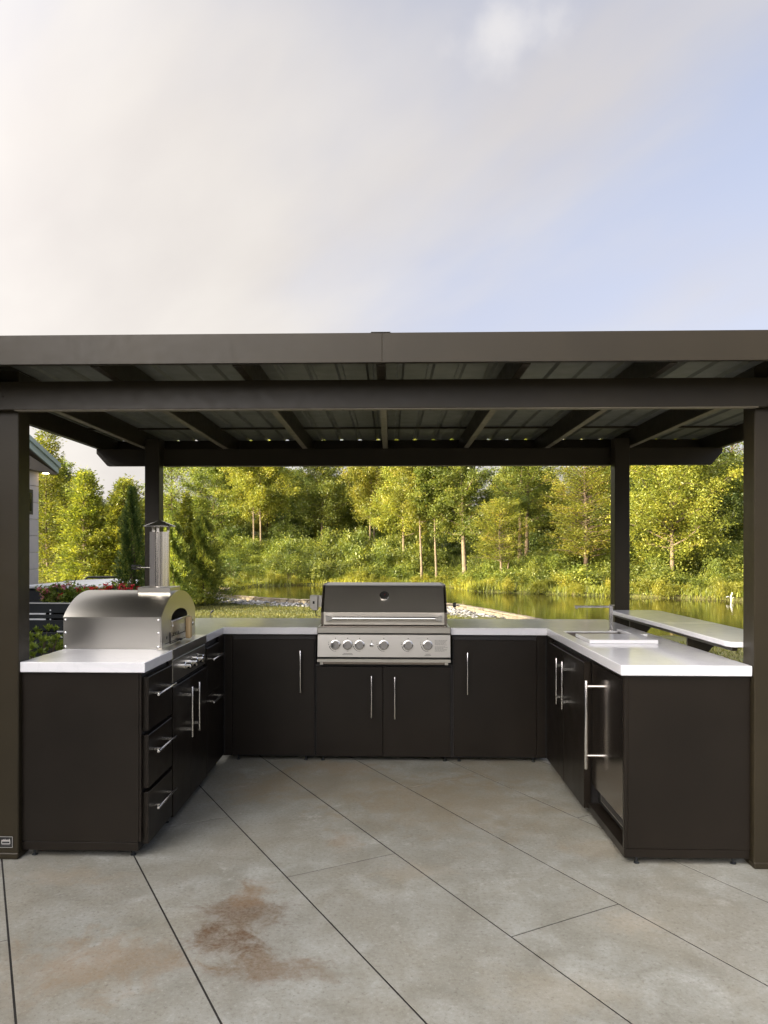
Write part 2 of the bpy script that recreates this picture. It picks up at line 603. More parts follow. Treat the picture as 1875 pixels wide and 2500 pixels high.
def instance(src, name, parent, loc, rot=(0, 0, 0), scale=(1, 1, 1)):
    o = src.copy()
    o.name = name
    COL.objects.link(o)
    o.parent = parent
    o.location = loc; o.rotation_euler = rot; o.scale = scale
    return o


# ------------------------------------------------------------------ ground, pond, patio
POND = [(-8.9, 33.2), (-8.1, 31.9), (-6.8, 30.6), (-5.4, 29.1), (-3.94, 27.95), (-2.96, 27.5), (-.8, 26.9), (1.0, 26.4), (2.06, 25.75),
        (2.72, 24.1), (3.26, 22.3), (3.71, 20.8), (4.12, 19.2), (4.9, 16.8), (6.2, 14.3), (8.5, 12), (13, 9.5), (24, 7), (60, 6),
        (60, 18), (34, 26), (22, 30.5), (15.5, 33.0), (14.0, 34.4), (10.15, 36.7), (7.3, 38.65), (4.6, 40.1), (3.9, 42.5), (3.8, 44.9), (1.5, 47.4),
        (-4.6, 47.8), (-6.64, 47.1), (-8.3, 45.4), (-8.5, 43.4), (-8.86, 40.6), (-9.25, 39.2), (-8.27, 37.6), (-8.2, 35.65), (-9.2, 35.0)]
WATER_Z = -.75


def pond_sd(X, Y):
    P = np.array(POND); n = len(P)
    d = np.full(X.shape, 1e9); inside = np.zeros(X.shape, bool)
    for i in range(n):
        a, b = P[i], P[(i + 1) % n]
        e = b - a
        t = np.clip(((X - a[0]) * e[0] + (Y - a[1]) * e[1]) / (e @ e), 0, 1)
        d = np.minimum(d, np.hypot(X - a[0] - t * e[0], Y - a[1] - t * e[1]))
        c = ((a[1] > Y) != (b[1] > Y))
        with np.errstate(divide='ignore', invalid='ignore'):
            xi = (b[0] - a[0]) * (Y - a[1]) / (b[1] - a[1]) + a[0]
        inside ^= c & (X < xi)
    return np.where(inside, -d, d)


def sstep(v, a, b):
    t = np.clip((v - a) / (b - a), 0, 1)
    return t * t * (3 - 2 * t)


def height(X, Y):
    X = np.asarray(X, float); Y = np.asarray(Y, float)
    sd = pond_sd(X, Y)
    lawn = -.05 - .47 * sstep(Y, 8, 25)
    wav = .10 * np.sin(X * .31 + 1) * np.cos(Y * .23) + .06 * np.sin(X * .83 + Y * .57)
    # far bank : rises behind the water, higher on the left (embankment)
    rise_l = -.62 + 2.15 * sstep(sd, .3, 15)
    rise_r = -.62 + 1.45 * sstep(sd, .3, 11)
    k = sstep(X, -6, 5)
    far = rise_l * (1 - k) + rise_r * k + wav * sstep(sd, 1, 6)
    far = far + 1.2 * sstep(Y, 62, 95)
    f = sstep(Y - .0 * X, 33.0, 37.5)
    f = np.where(X > 12, np.maximum(f, sstep(Y + .75 * (X - 12), 33, 38) * sstep(Y, 17, 22)), f)
    h = lawn * (1 - f) + far * f
    return np.where(sd < .22, np.minimum(h, h * sstep(sd, -.35, .22) + -1.6 * (1 - sstep(sd, -.35, .22))), h)


def build_ground():
    xs = np.concatenate([np.linspace(-900, -60, 12), np.linspace(-50, -22, 15), np.arange(-20, 24, .4), np.linspace(25, 60, 22), np.linspace(75, 900, 12)])
    ys = np.concatenate([np.linspace(-900, -60, 10), np.linspace(-50, 4, 12), np.arange(6, 64, .4), np.linspace(66, 120, 20), np.linspace(150, 1500, 12)])
    X, Y = np.meshgrid(xs, ys)
    Z = height(X, Y)
    Z = np.where((np.abs(X) < 12) & (Y < 7.4), -.05, Z)
    V = np.stack([X, Y, Z], -1).reshape(-1, 3)
    nx, ny = len(xs), len(ys)
    i = np.arange(nx - 1)[None, :] + nx * np.arange(ny - 1)[:, None]
    Q = np.stack([i, i + 1, i + 1 + nx, i + nx], -1).reshape(-1, 4)
    me = quad_mesh('ground', V, Q)
    o = obj('ground', me, 'ground', smooth=True)
    tag(o, 'mown olive lawn and rough grass around the pond', None, None, 'structure')


build_ground()


def build_water():
    b = bmesh.new()
    # one flat sheet under the whole basin, hidden beyond the banks by the ground
    f = b.faces.new([b.verts.new((x, y, WATER_Z)) for x, y in ((-10.5, 5), (62, 5), (62, 49), (-10.5, 49))])
    o = obj('pond_water', b, 'water')
    tag(o, 'still brown pond reflecting the golden trees', None, None, 'structure')


build_water()


def clip_poly(poly, box):
    x0, x1, y0, y1 = box
    for ax, lim, sgn in ((0, x0, 1), (0, x1, -1), (1, y0, 1), (1, y1, -1)):
        out = []
        for i in range(len(poly)):
            p, q = poly[i], poly[(i + 1) % len(poly)]
            dp, dq = sgn * (p[ax] - lim), sgn * (q[ax] - lim)
            if dp >= 0: out.append(p)
            if dp * dq < 0:
                t = dp / (dp - dq)
                out.append((p[0] + t * (q[0] - p[0]), p[1] + t * (q[1] - p[1])))
        poly = out
        if len(poly) < 3: return []
    return poly


def build_patio():
    base = obj('patio', bx(-6.0, 6.5, -6.9, 6.4, -.3, -.0018), 'soil')
    tag(base, 'stained concrete patio sawn into long diagonal slabs', None, None, 'structure')
    dx, dy = .495, -.869            # along the long joints
    nx, ny = .869, .495
    S = .556
    # cross joints: position along the strip for each strip index (0 = between the joints at .11 and .666)
    cross = {-1: -3.07, 0: -4.6, 1: -3.93, 2: -3.08, 3: -2.21, 4: -3.90, 5: -3.03}
    rnd = random.Random(5)
    for k in range(-16, 24):
        o0 = .112 + S * k
        o1 = o0 + S
        c0 = cross.get(k, -3 + rnd.uniform(-1.1, 1.1))
        Lp = 2.62
        for j in range(-6, 7):
            t0 = c0 + Lp * j
            t1 = t0 + Lp
            g = .0038
            q = []
            for o_, t_ in ((o0 + g, t0 + g * .8), (o1 - g, t0 + g * .8), (o1 - g, t1 - g * .8), (o0 + g, t1 - g * .8)):
                q.append((nx * o_ + dx * t_, ny * o_ + dy * t_))
            q = clip_poly(q, (-6.0, 6.5, -6.9, 6.4))
            if len(q) < 3: continue
            area = abs(sum(q[i][0] * q[(i + 1) % len(q)][1] - q[(i + 1) % len(q)][0] * q[i][1] for i in range(len(q)))) / 2
            if area < .02: continue
            dz = rnd.uniform(-.0004, .0004)
            b = bmesh.new()
            top = [b.verts.new((x, y, dz)) for x, y in q]
            cx = sum(p[0] for p in q) / len(q); cy = sum(p[1] for p in q) / len(q)
            bot = [b.verts.new((x, y, -.056)) for x, y in q]
            b.faces.new(top)
            for i in range(len(q)):
                b.faces.new((top[i], bot[i], bot[(i + 1) % len(q)], top[(i + 1) % len(q)]))
            bmesh.ops.recalc_face_normals(b, faces=b.faces[:])
            te = [e for e in b.edges if e.verts[0].co.z > -.03 and e.verts[1].co.z > -.03]
            bmesh.ops.bevel(b, geom=te, offset=.0006, segments=1, affect='EDGES')
            obj('slab', b, 'concrete', base)


build_patio()

# ------------------------------------------------------------------ pavilion
PXL, PXR, PYF, PYB, PW = -1.748, 1.657, 3.432, 5.543, .11
ZB0, ZB1 = 2.102, 2.232           # beams
RX0, RX1, RY0, RY1 = -2.28, 2.52, 3.10, 6.06
ZR1 = 2.352                       # top of rafters / underside of sheet


def build_pavilion():
    t = thing('pavilion', 'dark bronze metal pavilion with a flat ribbed roof over the kitchen', 'pavilion', (0, 4.5, 0))
    for x0, y0, nm in ((PXL - PW, PYF, 0), (PXR, PYF, 1), (PXL - PW, PYB, 2), (PXR, PYB, 3)):
        pb_ = bx(x0, x0 + PW, y0, y0 + PW, 0.004, ZR1 - .06, .004)
        p = obj('post', pb_, 'bronze_coat', t)
        obj('post_shoe', bx(x0 - .0015, x0 + PW + .0015, y0 - .006, y0 + (PW - .004 if nm < 2 else PW + .006), .001, .030, .004), 'bronze_coat', p)
        if nm == 0:
            pl = bx(-1.842, -1.773, PYF - .0035, PYF + .001, .056, .107, .001)
            pb = obj('name_plate', pl, 'black_plastic', p)
            y = PYF - .0045
            b = bx(-1.842, -1.773, y, y + .001, .1055, .107)
            bx(-1.842, -1.773, y, y + .001, .056, .0575, bm=b)
            bx(-1.7745, -1.773, y, y + .001, .0575, .1055, bm=b)
            # white emblem: block with a row of peaks, one line of small letters below
            x0_, x1_ = -1.826, -1.7845
            bx(x0_, x1_, y, y + .001, .0735, .0762, bm=b)
            bx(x0_, x1_, y, y + .001, .0845, .0885, bm=b)
            bx(x0_, x0_ + .0028, y, y + .001, .0762, .0845, bm=b)
            bx(x1_ - .0028, x1_, y, y + .001, .0762, .0845, bm=b)
            for i in range(6):
                a = x0_ + (x1_ - x0_) * i / 6
                w = (x1_ - x0_) / 6
                hh = .0055 + .002 * ((i * 7) % 3)
                prism([(a, .0885), (a + w, .0885), (a + w * .55, .0885 + hh)], 'y', y, y + .001, b)
            bx(x0_ + .001, x1_ - .002, y, y + .001, .0690, .0702, bm=b)
            obj('emblem', b, 'white_print', pb)['kind'] = 'stuff'
    # beams with raked ends
    for y0 in (PYF - .047, PYB + PW + .002):
        a, b_ = -2.272, 2.495
        poly = [(a, ZB1), (a, ZB1 - .035), (a + .085, ZB0), (b_ - .085, ZB0), (b_, ZB1 - .035), (b_, ZB1)]
        bm = prism(poly, 'y', y0, y0 + .045, bev=.002)
        o = obj('beam', bm, 'bronze_coat', t)
        obj('bounce_light_strip', bx(PXL + .002, PXR - .002, y0 + .003, y0 + .042, ZB0 - .004, ZB0 + .0005), 'bounce_light_coat', o)  # added pale strip paints bounce light along the beam's bottom face
        if y0 < 4:
            for x in (PXL - .055, PXR + .055):
                obj('bolt', cyl((x, y0 - .004, 2.165), (x, y0 + .003, 2.165), .008, n=8), 'bronze_coat', o)
            for x in (-.31, -.22, -.13, .0, .09, .18):
                obj('bolt', cyl((x, y0 + .022, ZB0 - .005), (x, y0 + .022, ZB0 + .003), .007, n=8), 'bronze_coat', o)
    # rafters
    for k in range(-3, 4):
        xc = -.044 + .611 * k
        b = bx(xc - .019, xc + .019, RY0 + .03, RY1 - .025, ZB1 + .001, ZR1 - .001, .002)
        ra = obj('rafter', b, 'bronze_coat', t)
        obj('bounce_light_strip', bx(xc - .0185, xc + .0185, PYF + .01, PYB + PW - .01, ZB1 - .0035, ZB1 + .0005), 'bounce_light_coat', ra)  # bounce light on the rafter underside, painted as a lighter strip
    for x0 in (RX0, RX1 - .04):
        obj('side_fascia', bx(x0, x0 + .04, RY0 + .031, RY1 - .026, ZB1 + .003, ZR1 + .012, .002), 'bronze_coat', t)
    # front fascia in two lengths with a cover plate at the joint, rear rim board
    f1 = obj('front_fascia', bx(RX0, -.0385, RY0, RY0 + .028, ZB1 + .006, ZR1 + .010, .001), 'bronze_coat', t)
    obj('front_fascia', bx(-.0382, RX1, RY0, RY0 + .028, ZB1 + .006, ZR1 + .010, .001), 'bronze_coat', t)
    obj('joint_plate', bx(-.085, -.003, RY0 - .002, RY0 + .05, ZR1 + .0105, ZR1 + .0135, .001), 'bronze_coat', f1)
    obj('rear_rim', bx(RX0, RX1, RY1 - .024, RY1, ZB1 - .01, ZR1 - .0015, .002), 'bronze_coat', t)
    # thin cross strip over the rear beam
    obj('purlin', bx(RX0 + .045, RX1 - .045, 5.40, 5.425, ZR1 - .014, ZR1 - .0005), 'bronze_coat', t)
    # ribbed sheets
    n = 8
    W = (RX1 - RX0) / n
    rng = random.Random(3)
    for i in range(n):
        x0 = RX0 + W * i
        prof = []
        for r in range(4):
            c = x0 + W * (r + .5) / 4
            hgt = .0165 if r % 2 == 0 else .0135
            prof += [(c - .020, 0), (c - .010, hgt), (c + .010, hgt), (c + .020, 0)]
        prof = [(x0 - .004, .0016 if i % 2 else 0)] + prof + [(x0 + W + .004, .0016 if i % 2 else 0)]
        b = bmesh.new()
        ya, yb = RY0 + .029, RY1 + .03
        yj = [ya, 4.1, 5.0, yb]
        rows = []
        for y in yj:
            rows.append([b.verts.new((x, y, ZR1 + z + (.0012 if y == yj[1] else 0))) for x, z in prof])
        for a in range(len(yj) - 1):
            for k in range(len(prof) - 1):
                b.faces.new((rows[a][k], rows[a][k + 1], rows[a + 1][k + 1], rows[a + 1][k]))
        o = obj('roof_sheet', b, 'roof_sheet', t)
        md = o.modifiers.new('thickness', 'SOLIDIFY'); md.thickness = .0012; md.offset = 1
        for k in range(1):
            xx = x0 + W * .25 + rng.uniform(-.2, .2) if False else x0 + W * (k + .5) / 2 + rng.uniform(-.03, .03)
            sb = cyl((xx, RY0 + .014, ZR1 + .0095), (xx, RY0 + .014, ZR1 + .0128), .004, n=8)
            obj('screw', sb, 'bronze_coat', o)


build_pavilion()

# ------------------------------------------------------------------ kitchen
CT, TH = .914, .049
XL, XR, XLO, XRO, YF, YB, YBK = -1.175, 1.079, -1.781, 1.687, 3.510, 5.1725, 5.87
XG0, XG1 = -.512, .414            # grill bay


def handle_v(x, y, z0, z1, axis, sgn, parent, r=.006, off=.036, mount=.045):
    """bar pull on a face; axis = outward axis ('y' or 'x'), sgn = outward direction"""
    def P(o, z):
        return (x, y + sgn * o, z) if axis == 'y' else (x + sgn * o, y, z)
    h = obj('handle', cyl(P(off, z0), P(off, z1), r, n=12, bev=.001), 'steel_handle', parent, smooth=True, auto=40)
    for z in (z0 + mount, z1 - mount):
        a0, a1 = P(0.0005, z), P(off - r * .5, z)
        b = bx(min(a0[0], a1[0]) - (.005 if axis == 'y' else 0), max(a0[0], a1[0]) + (.005 if axis == 'y' else 0),
               min(a0[1], a1[1]) - (.005 if axis == 'x' else 0), max(a0[1], a1[1]) + (.005 if axis == 'x' else 0), z - .008, z + .008)
        obj('handle_mount', b, 'steel_handle', parent)
    return h


def handle_h(xf, y0, y1, z, parent, off=.038, r=.0065):
    x = xf + off
    obj('handle', cyl((x, y0, z), (x, y1, z), r, n=12, bev=.001), 'steel_handle', parent, smooth=True, auto=40)
    for y in (y0 + .05, y1 - .05):
        obj('handle_mount', bx(xf + .0005, x - r * .5, y - .007, y + .007, z - .005, z + .005), 'steel_handle', parent)


CB = 'cabinet_coat'
CTOP = CT - TH - .004             # carcass top


def foot(x, y, parent):
    z = -K_LIFT / K_SIZE
    obj('foot', lathe([(.014, z), (.014, z + .004), (.006, z + .006), (.006, .006)], (x, y, 0), (0, 0, 1), 12), 'black_box', parent)


def build_cabinets():
    xf = -1.172                   # left faces
    # --- left front: three drawers
    t = thing('drawer_cabinet', 'dark brown end cabinet with three open-fronted drawers, left of the floor', 'cabinet', (-1.49, 3.75, 0), 'base cabinets')
    obj('carcass', bx(-1.778, -1.205, 3.548, 3.952, .052, CTOP, .0015), 'cabinet_inner', t)
    obj('end_panel', bx(-1.782, -1.211, 3.530, 3.547, .047, CTOP, .0015), CB, t)
    for fx, fy in [(-1.73, 3.56), (-1.25, 3.57), (-1.25, 3.92)]: foot(fx, fy, t)
    obj('plinth', bx(-1.780, -1.213, 3.532, 3.95, .004, .0445, .0015), CB, t)
    obj('corner_strip', bx(-1.2105, -1.200, 3.534, 3.552, .047, CTOP, .001), CB, t)
    for z0, z1, hz in ((.577, .838, .747), (.299, .557, .470), (.031, .279, .194)):
        d = obj('drawer', bx(-1.2035, xf, 3.557, 3.944, z0, z1, .0015), CB, t)
        handle_h(xf, 3.588, 3.888, hz, d)
    # --- oven base
    t = thing('oven_base_cabinet', 'dark brown two-door cabinet under the pizza oven with steel control panel', 'cabinet', (-1.49, 4.33, 0), 'base cabinets')
    obj('carcass', bx(-1.778, -1.197, 3.956, 4.690, .004, .8555, .0015), 'cabinet_inner', t)
    for fx, fy in [(-1.22, 4.0), (-1.22, 4.65)]: foot(fx, fy, t)
    for y0, y1, hy in ((3.966, 4.318, 4.215), (4.321, 4.690, 4.370)):
        d = obj('door', bx(-1.195, xf, y0, y1, .012, .712, .0015), CB, t)
        handle_v(xf, hy, .385, .671, 'x', 1, d)
    cp = obj('control_panel', bx(-1.195, xf - .004, 3.962, 4.665, .735, .858, .001), 'steel_y', t)
    for y, r in ((4.20, .017), (4.335, .024), (4.475, .024)):
        k = obj('knob', lathe([(r * 1.25, 0), (r * 1.25, .006), (r * .95, .009), (r, .014), (r, .036), (r * .8, .040), (.001, .040)], (xf - .004, y, .797 - .002), (1, 0, 0)), 'chrome', cp, smooth=True, auto=35)
    # --- left rear: two drawers
    t = thing('drawer_cabinet', 'dark brown two-drawer cabinet beyond the oven doors in the left corner', 'cabinet', (-1.49, 4.95, 0), 'base cabinets')
    obj('carcass', bx(-1.778, -1.197, 4.694, 5.186, .004, CTOP, .0015), 'cabinet_inner', t)
    for z0, z1, hz in ((.525, .825, .752), (.02, .521, .478)):
        d = obj('drawer', bx(-1.195, xf, 4.698, 5.040, z0, z1, .0015), CB, t)
        handle_h(xf, 4.715, 5.015, hz, d)
    for fx, fy in [(-1.22, 4.74), (-1.22, 5.1)]: foot(fx, fy, t)
    obj('filler', bx(-1.194, xf - .006, 5.043, 5.19, .012, CTOP - .002, .0015), CB, t)
    # --- back wall, left door
    yb = 5.190
    t = thing('door_cabinet', 'dark brown single-door cabinet left of the grill, vertical handle', 'cabinet', (-.83, 5.5, 0), 'base cabinets')
    obj('carcass', bx(-1.190, -.528, 5.208, 5.80, .004, CTOP, .0015), 'cabinet_inner', t)
    obj('filler', bx(-1.168, -1.114, yb + .004, 5.207, .012, CTOP - .002, .001), CB, t)
    for fx, fy in [(-1.08, 5.235), (-.60, 5.235)]: foot(fx, fy, t)
    d = obj('door', bx(-1.111, -.537, yb, 5.207, .016, .828, .0015), CB, t)
    handle_v(-.632, yb, .460, .753, 'y', -1, d)
    # --- grill base
    t = thing('grill_base_cabinet', 'dark brown two-door cabinet under the grill', 'cabinet', (-.05, 5.5, 0), 'base cabinets')
    obj('carcass', bx(-.526, .427, 5.208, 5.80, .004, .655, .0015), 'cabinet_inner', t)
    for fx, fy in [(-.48, 5.235), (.38, 5.235)]: foot(fx, fy, t)
    for x0, x1, hx, z0, z1 in ((-.520, -.0575, -.135, .288, .581), (-.0545, .414, .027, .280, .573)):
        d = obj('door', bx(x0, x1, yb, 5.207, .010, .639, .0015), CB, t)
        handle_v(hx, yb, z0, z1, 'y', -1, d)
    # --- back wall, right door
    t = thing('door_cabinet', 'dark brown single-door cabinet right of the grill, vertical handle', 'cabinet', (.75, 5.5, 0), 'base cabinets')
    obj('carcass', bx(.429, 1.095, 5.208, 5.80, .004, CTOP, .0015), 'cabinet_inner', t)
    for fx, fy in [(.48, 5.235), (1.0, 5.235)]: foot(fx, fy, t)
    d = obj('door', bx(.438, 1.010, yb, 5.207, .016, .828, .0015), CB, t)
    obj('filler', bx(1.013, 1.074, yb + .004, 5.207, .012, CTOP - .002, .001), CB, t)
    handle_v(.531, yb, .453, .746, 'y', -1, d)
    # --- sink base (right)
    xg = 1.077
    t = thing('sink_base_cabinet', 'dark brown two-door cabinet under the sink on the right', 'cabinet', (1.4, 4.65, 0), 'base cabinets')
    obj('carcass', bx(1.118, 1.648, 4.190, 5.204, .004, CTOP - .2, .0015), 'cabinet_inner', t)
    obj('top_rail', bx(1.118, 1.150, 4.190, 5.204, CTOP - .199, CTOP, .001), 'cabinet_inner', t)
    for y0, y1, hy in ((4.170, 4.656, 4.545), (4.659, 5.104, 4.700)):
        d = obj('door', bx(xg, 1.116, y0, y1, .016, .829, .0015), CB, t)
        handle_v(xg, hy, .488, .776, 'x', -1, d)
    for fx, fy in [(1.14, 4.22), (1.14, 5.0)]: foot(fx, fy, t)
    obj('filler', bx(1.082, 1.116, 5.107, 5.188, .012, CTOP - .002, .001), CB, t)
    # --- fridge enclosure : end panel, plinth
    t = thing('fridge_surround', 'dark brown end panel and base frame around the fridge at the right front', 'cabinet', (1.4, 3.7, 0), 'base cabinets')
    obj('end_panel', bx(1.118, 1.687, 3.530, 3.555, .047, CTOP, .0015), CB, t)
    obj('corner_strip', bx(1.100, 1.1175, 3.530, 3.552, .047, CTOP, .001), CB, t)
    obj('base_rail', bx(1.101, 1.685, 3.532, 4.168, .004, .0455, .0015), CB, t)
    obj('back_panel', bx(1.650, 1.686, 3.557, 5.20, .048, CTOP - .001, .0015), CB, t)
    obj('top_rail', bx(1.104, 1.640, 3.556, 4.168, CTOP - .018, CTOP, .001), CB, t)
    feet = [(1.165, 3.552), (1.62, 3.56), (1.165, 4.13)]
    for x, y in feet: foot(x, y, t)


KIT = True
build_cabinets()


def build_fridge():
    t = thing('fridge', 'glossy dark built-in fridge with long steel handle under the right counter', 'fridge', (1.38, 3.86, 0))
    obj('body', bx(1.150, 1.640, 3.575, 4.150, .060, .835, .003), 'black_plastic', t)
    d = obj('door', bx(1.112, 1.149, 3.566, 4.142, .160, .836, .003), 'fridge_steel', t)
    y, x = 4.052, 1.058
    obj('handle', cyl((x, y, .268), (x, y, .748), .0095, n=16, bev=.0015), 'steel_handle', d, smooth=True, auto=40)
    for z in (.717, .342): obj('handle_mount', cyl((x + .006, y, z), (1.1118, y, z), .0085, n=12), 'steel_handle', d)
    g = obj('vent_grille', bx(1.128, 1.149, 3.57, 4.02, .105, .157, .001), 'steel_y', t)
    b = None
    for i in range(30):
        yy = 3.585 + i * .0142
        b = bx(1.1265, 1.1285, yy, yy + .006, .113, .150, bm=b)
    obj('vent_slots', b, 'print_ink', g)['kind'] = 'stuff'


build_fridge()


def build_counters():
    # left L with a slot for the oven's steel front
    z0 = CT - TH
    t = thing('countertop', 'glossy white stone countertop left of the grill, under the pizza oven', 'countertop', (-1.4, 4.7, 0), 'white stone countertops')
    poly = [(XLO, YF), (XL, YF), (XL, 3.957), (XL - .09, 3.957), (XL - .09, 4.690), (XL, 4.690), (XL, YB), (XG0 - .001, YB), (XG0 - .001, YBK), (XLO, YBK)]
    obj('slab', prism(poly, 'z', z0, CT, bev=.003), 'quartz', t)
    b = bx(XL - .0885, XL + .0012, 3.9585, 4.6885, z0 - .002, CT + .0015, .0015)
    obj('steel_trim', b, 'steel_y', t)
    t = thing('countertop', 'glossy white stone countertop right of the grill with sink cut-out', 'countertop', (1.35, 4.6, 0), 'white stone countertops')
    sx0, sx1, sy0, sy1 = 1.152, 1.535, 4.57, 4.985
    # built from four strips that butt round the sink so the hole is real
    b = bmesh.new()
    outer = [(XR, YF), (XRO, YF), (XRO, YBK), (XG1 + .001, YBK), (XG1 + .001, YB), (XR, YB)]
    inner = [(sx0, sy0), (sx1, sy0), (sx1, sy1), (sx0, sy1)]
    for z, flip in ((CT, False), (z0, True)):
        vo = [b.verts.new((x, y, z)) for x, y in outer]
        vi = [b.verts.new((x, y, z)) for x, y in inner]
        faces = [(vo[0], vo[1], vi[1], vi[0]), (vo[1], vo[2], vi[2], vi[1]), (vi[2], vo[2], vo[3], vo[4], vo[5], vi[3]), (vo[5], vo[0], vi[0], vi[3])]
        for f in faces: b.faces.new(f[::-1] if flip else f)
        if z == CT: to, ti = vo, vi
        else: lo, li = vo, vi
    for T_, L_ in ((to, lo), (ti, li)):
        n = len(T_)
        for i in range(n): b.faces.new((T_[i], T_[(i + 1) % n], L_[(i + 1) % n], L_[i]))
    bmesh.ops.recalc_face_normals(b, faces=b.faces[:])
    sharp = [e for e in b.edges if len(e.link_faces) == 2 and e.calc_face_angle() > .5]
    bmesh.ops.bevel(b, geom=sharp, offset=.003, segments=1, affect='EDGES')
    obj('slab', b, 'quartz', t)
    # sink
    t = thing('sink', 'rectangular steel sink sunk into the right counter', 'sink', (1.34, 4.78, .7))
    b = bmesh.new()
    g = -.0045
    a0, a1, b0, b1 = sx0 - g, sx1 + g, sy0 - g, sy1 + g
    zt, zb = CT - .006, .70
    r = [[(a0, b0), (a1, b0), (a1, b1), (a0, b1)], [(a0 + .01, b0 + .01), (a1 - .01, b0 + .01), (a1 - .01, b1 - .01), (a0 + .01, b1 - .01)]]
    top = [b.verts.new((*p, zt)) for p in r[0]]; bot = [b.verts.new((*p, zb)) for p in r[1]]
    b.faces.new(bot)
    for i in range(4): b.faces.new((top[i], bot[i], bot[(i + 1) % 4], top[(i + 1) % 4]))
    bmesh.ops.recalc_face_normals(b, faces=b.faces[:])
    o = obj('basin', b, 'sink_steel', t)
    md = o.modifiers.new('thickness', 'SOLIDIFY'); md.thickness = .0015
    obj('drain', lathe([(.04, 0), (.04, .003), (.028, .004), (.026, .0015), (.001, .0015)], (1.34, 4.78, zb + .002), (0, 0, 1)), 'chrome', t, smooth=True, auto=40)
    # covers
    o = obj('sink_cover', bx(1.151, 1.545, 4.333, 4.665, CT + .0005, CT + .0215, .0025), 'quartz')
    tag(o, 'white stone cover board lying in front of the sink on the counter', 'cover board')
    b = prism([(1.505, 4.675), (1.600, 4.675), (1.600, 4.80), (1.575, 4.80), (1.575, 4.99), (1.505, 4.99)], 'z', CT + .0005, CT + .0185, bev=.002)
    o = obj('sink_cover', b, 'quartz')
    tag(o, 'small notched white stone cover piece to the right of the faucet', 'cover board')
    # faucet
    t = thing('faucet', 'slim square steel faucet with a long flat spout over the sink', 'faucet', (1.472, 5.02, CT))
    y = 5.02
    obj('base_plate', cyl((1.475, y, CT + .0005), (1.475, y, CT + .006), .021, n=24, bev=.001), 'steel_handle', t, smooth=True, auto=40)
    obj('riser', bx(1.463, 1.487, y - .011, y + .011, CT + .006, CT + .170, .002), 'steel_handle', t)
    s = obj('spout', bx(1.234, 1.4625, y - .010, y + .010, CT + .156, CT + .170, .002), 'steel_handle', t)
    obj('aerator', cyl((1.247, y, CT + .148), (1.247, y, CT + .157), .008, n=14), 'chrome', s)
    obj('lever', bx(1.4635, 1.4985, y - .008, y + .008, CT + .1705, CT + .176, .001), 'steel_x', t)


build_counters()
KIT = False


def build_bar():
    t = thing('bar_counter', 'raised white stone bar shelf between the right posts overlooking the pond', 'bar shelf', (1.75, 4.5, 0))
    z1, z0 = 1.020, .994
    x0, x1 = 1.598, 1.945
    poly = [(x0 + .03, 3.556), (x1 - .05, 3.556), (x1, 3.606), (x1, 4.52)]
    polyA = [(x0 + .012, 3.562), (x0 + .035, 3.552), (x1 - .05, 3.552), (x1, 3.60), (x1, 4.488), (x0 + .006, 4.488), (x0, 3.60)]
    polyB = [(x0 + .006, 4.4895), (x1, 4.4895), (x1, 5.42), (x1 - .05, 5.475), (x0 - .012, 5.452)]
    obj('slab', prism(polyA, 'z', z0, z1, bev=.004), 'quartz', t)
    obj('slab', prism(polyB, 'z', z0, z1, bev=.004), 'quartz', t)
    obj('rail', bx(1.625, 1.650, 3.58, 5.44, .974, .9935, .001), 'bronze_coat', t)
    obj('rail', bx(1.880, 1.910, 3.60, 5.42, .972, .9935, .001), 'bronze_coat', t)
    for y in (5.20, 4.20):
        xa, xb, zt, zl = 1.657, 1.885, .9715, .62
        arc = []
        rx, rz = .180, .30
        for i in range(13):
            a = math.pi / 2 * i / 12
            # concave quarter arc centred at the outer lower corner
            arc.append((xb - rx * math.cos(a), zl + .03 + rz * math.sin(a)))
        poly = [(xa, zt), (xa, zl)] + [(xb - rx, zl)] + arc + [(xb, zt)]
        br = obj('bracket', prism(poly, 'y', y, y + .008), 'bronze_coat', t)
        obj('bracket_leg', bx(xa - .0005, xa + .028, y - .012, y - .0005, zl, zt + .02, .001), 'bronze_coat', br)


build_bar()
KIT = True


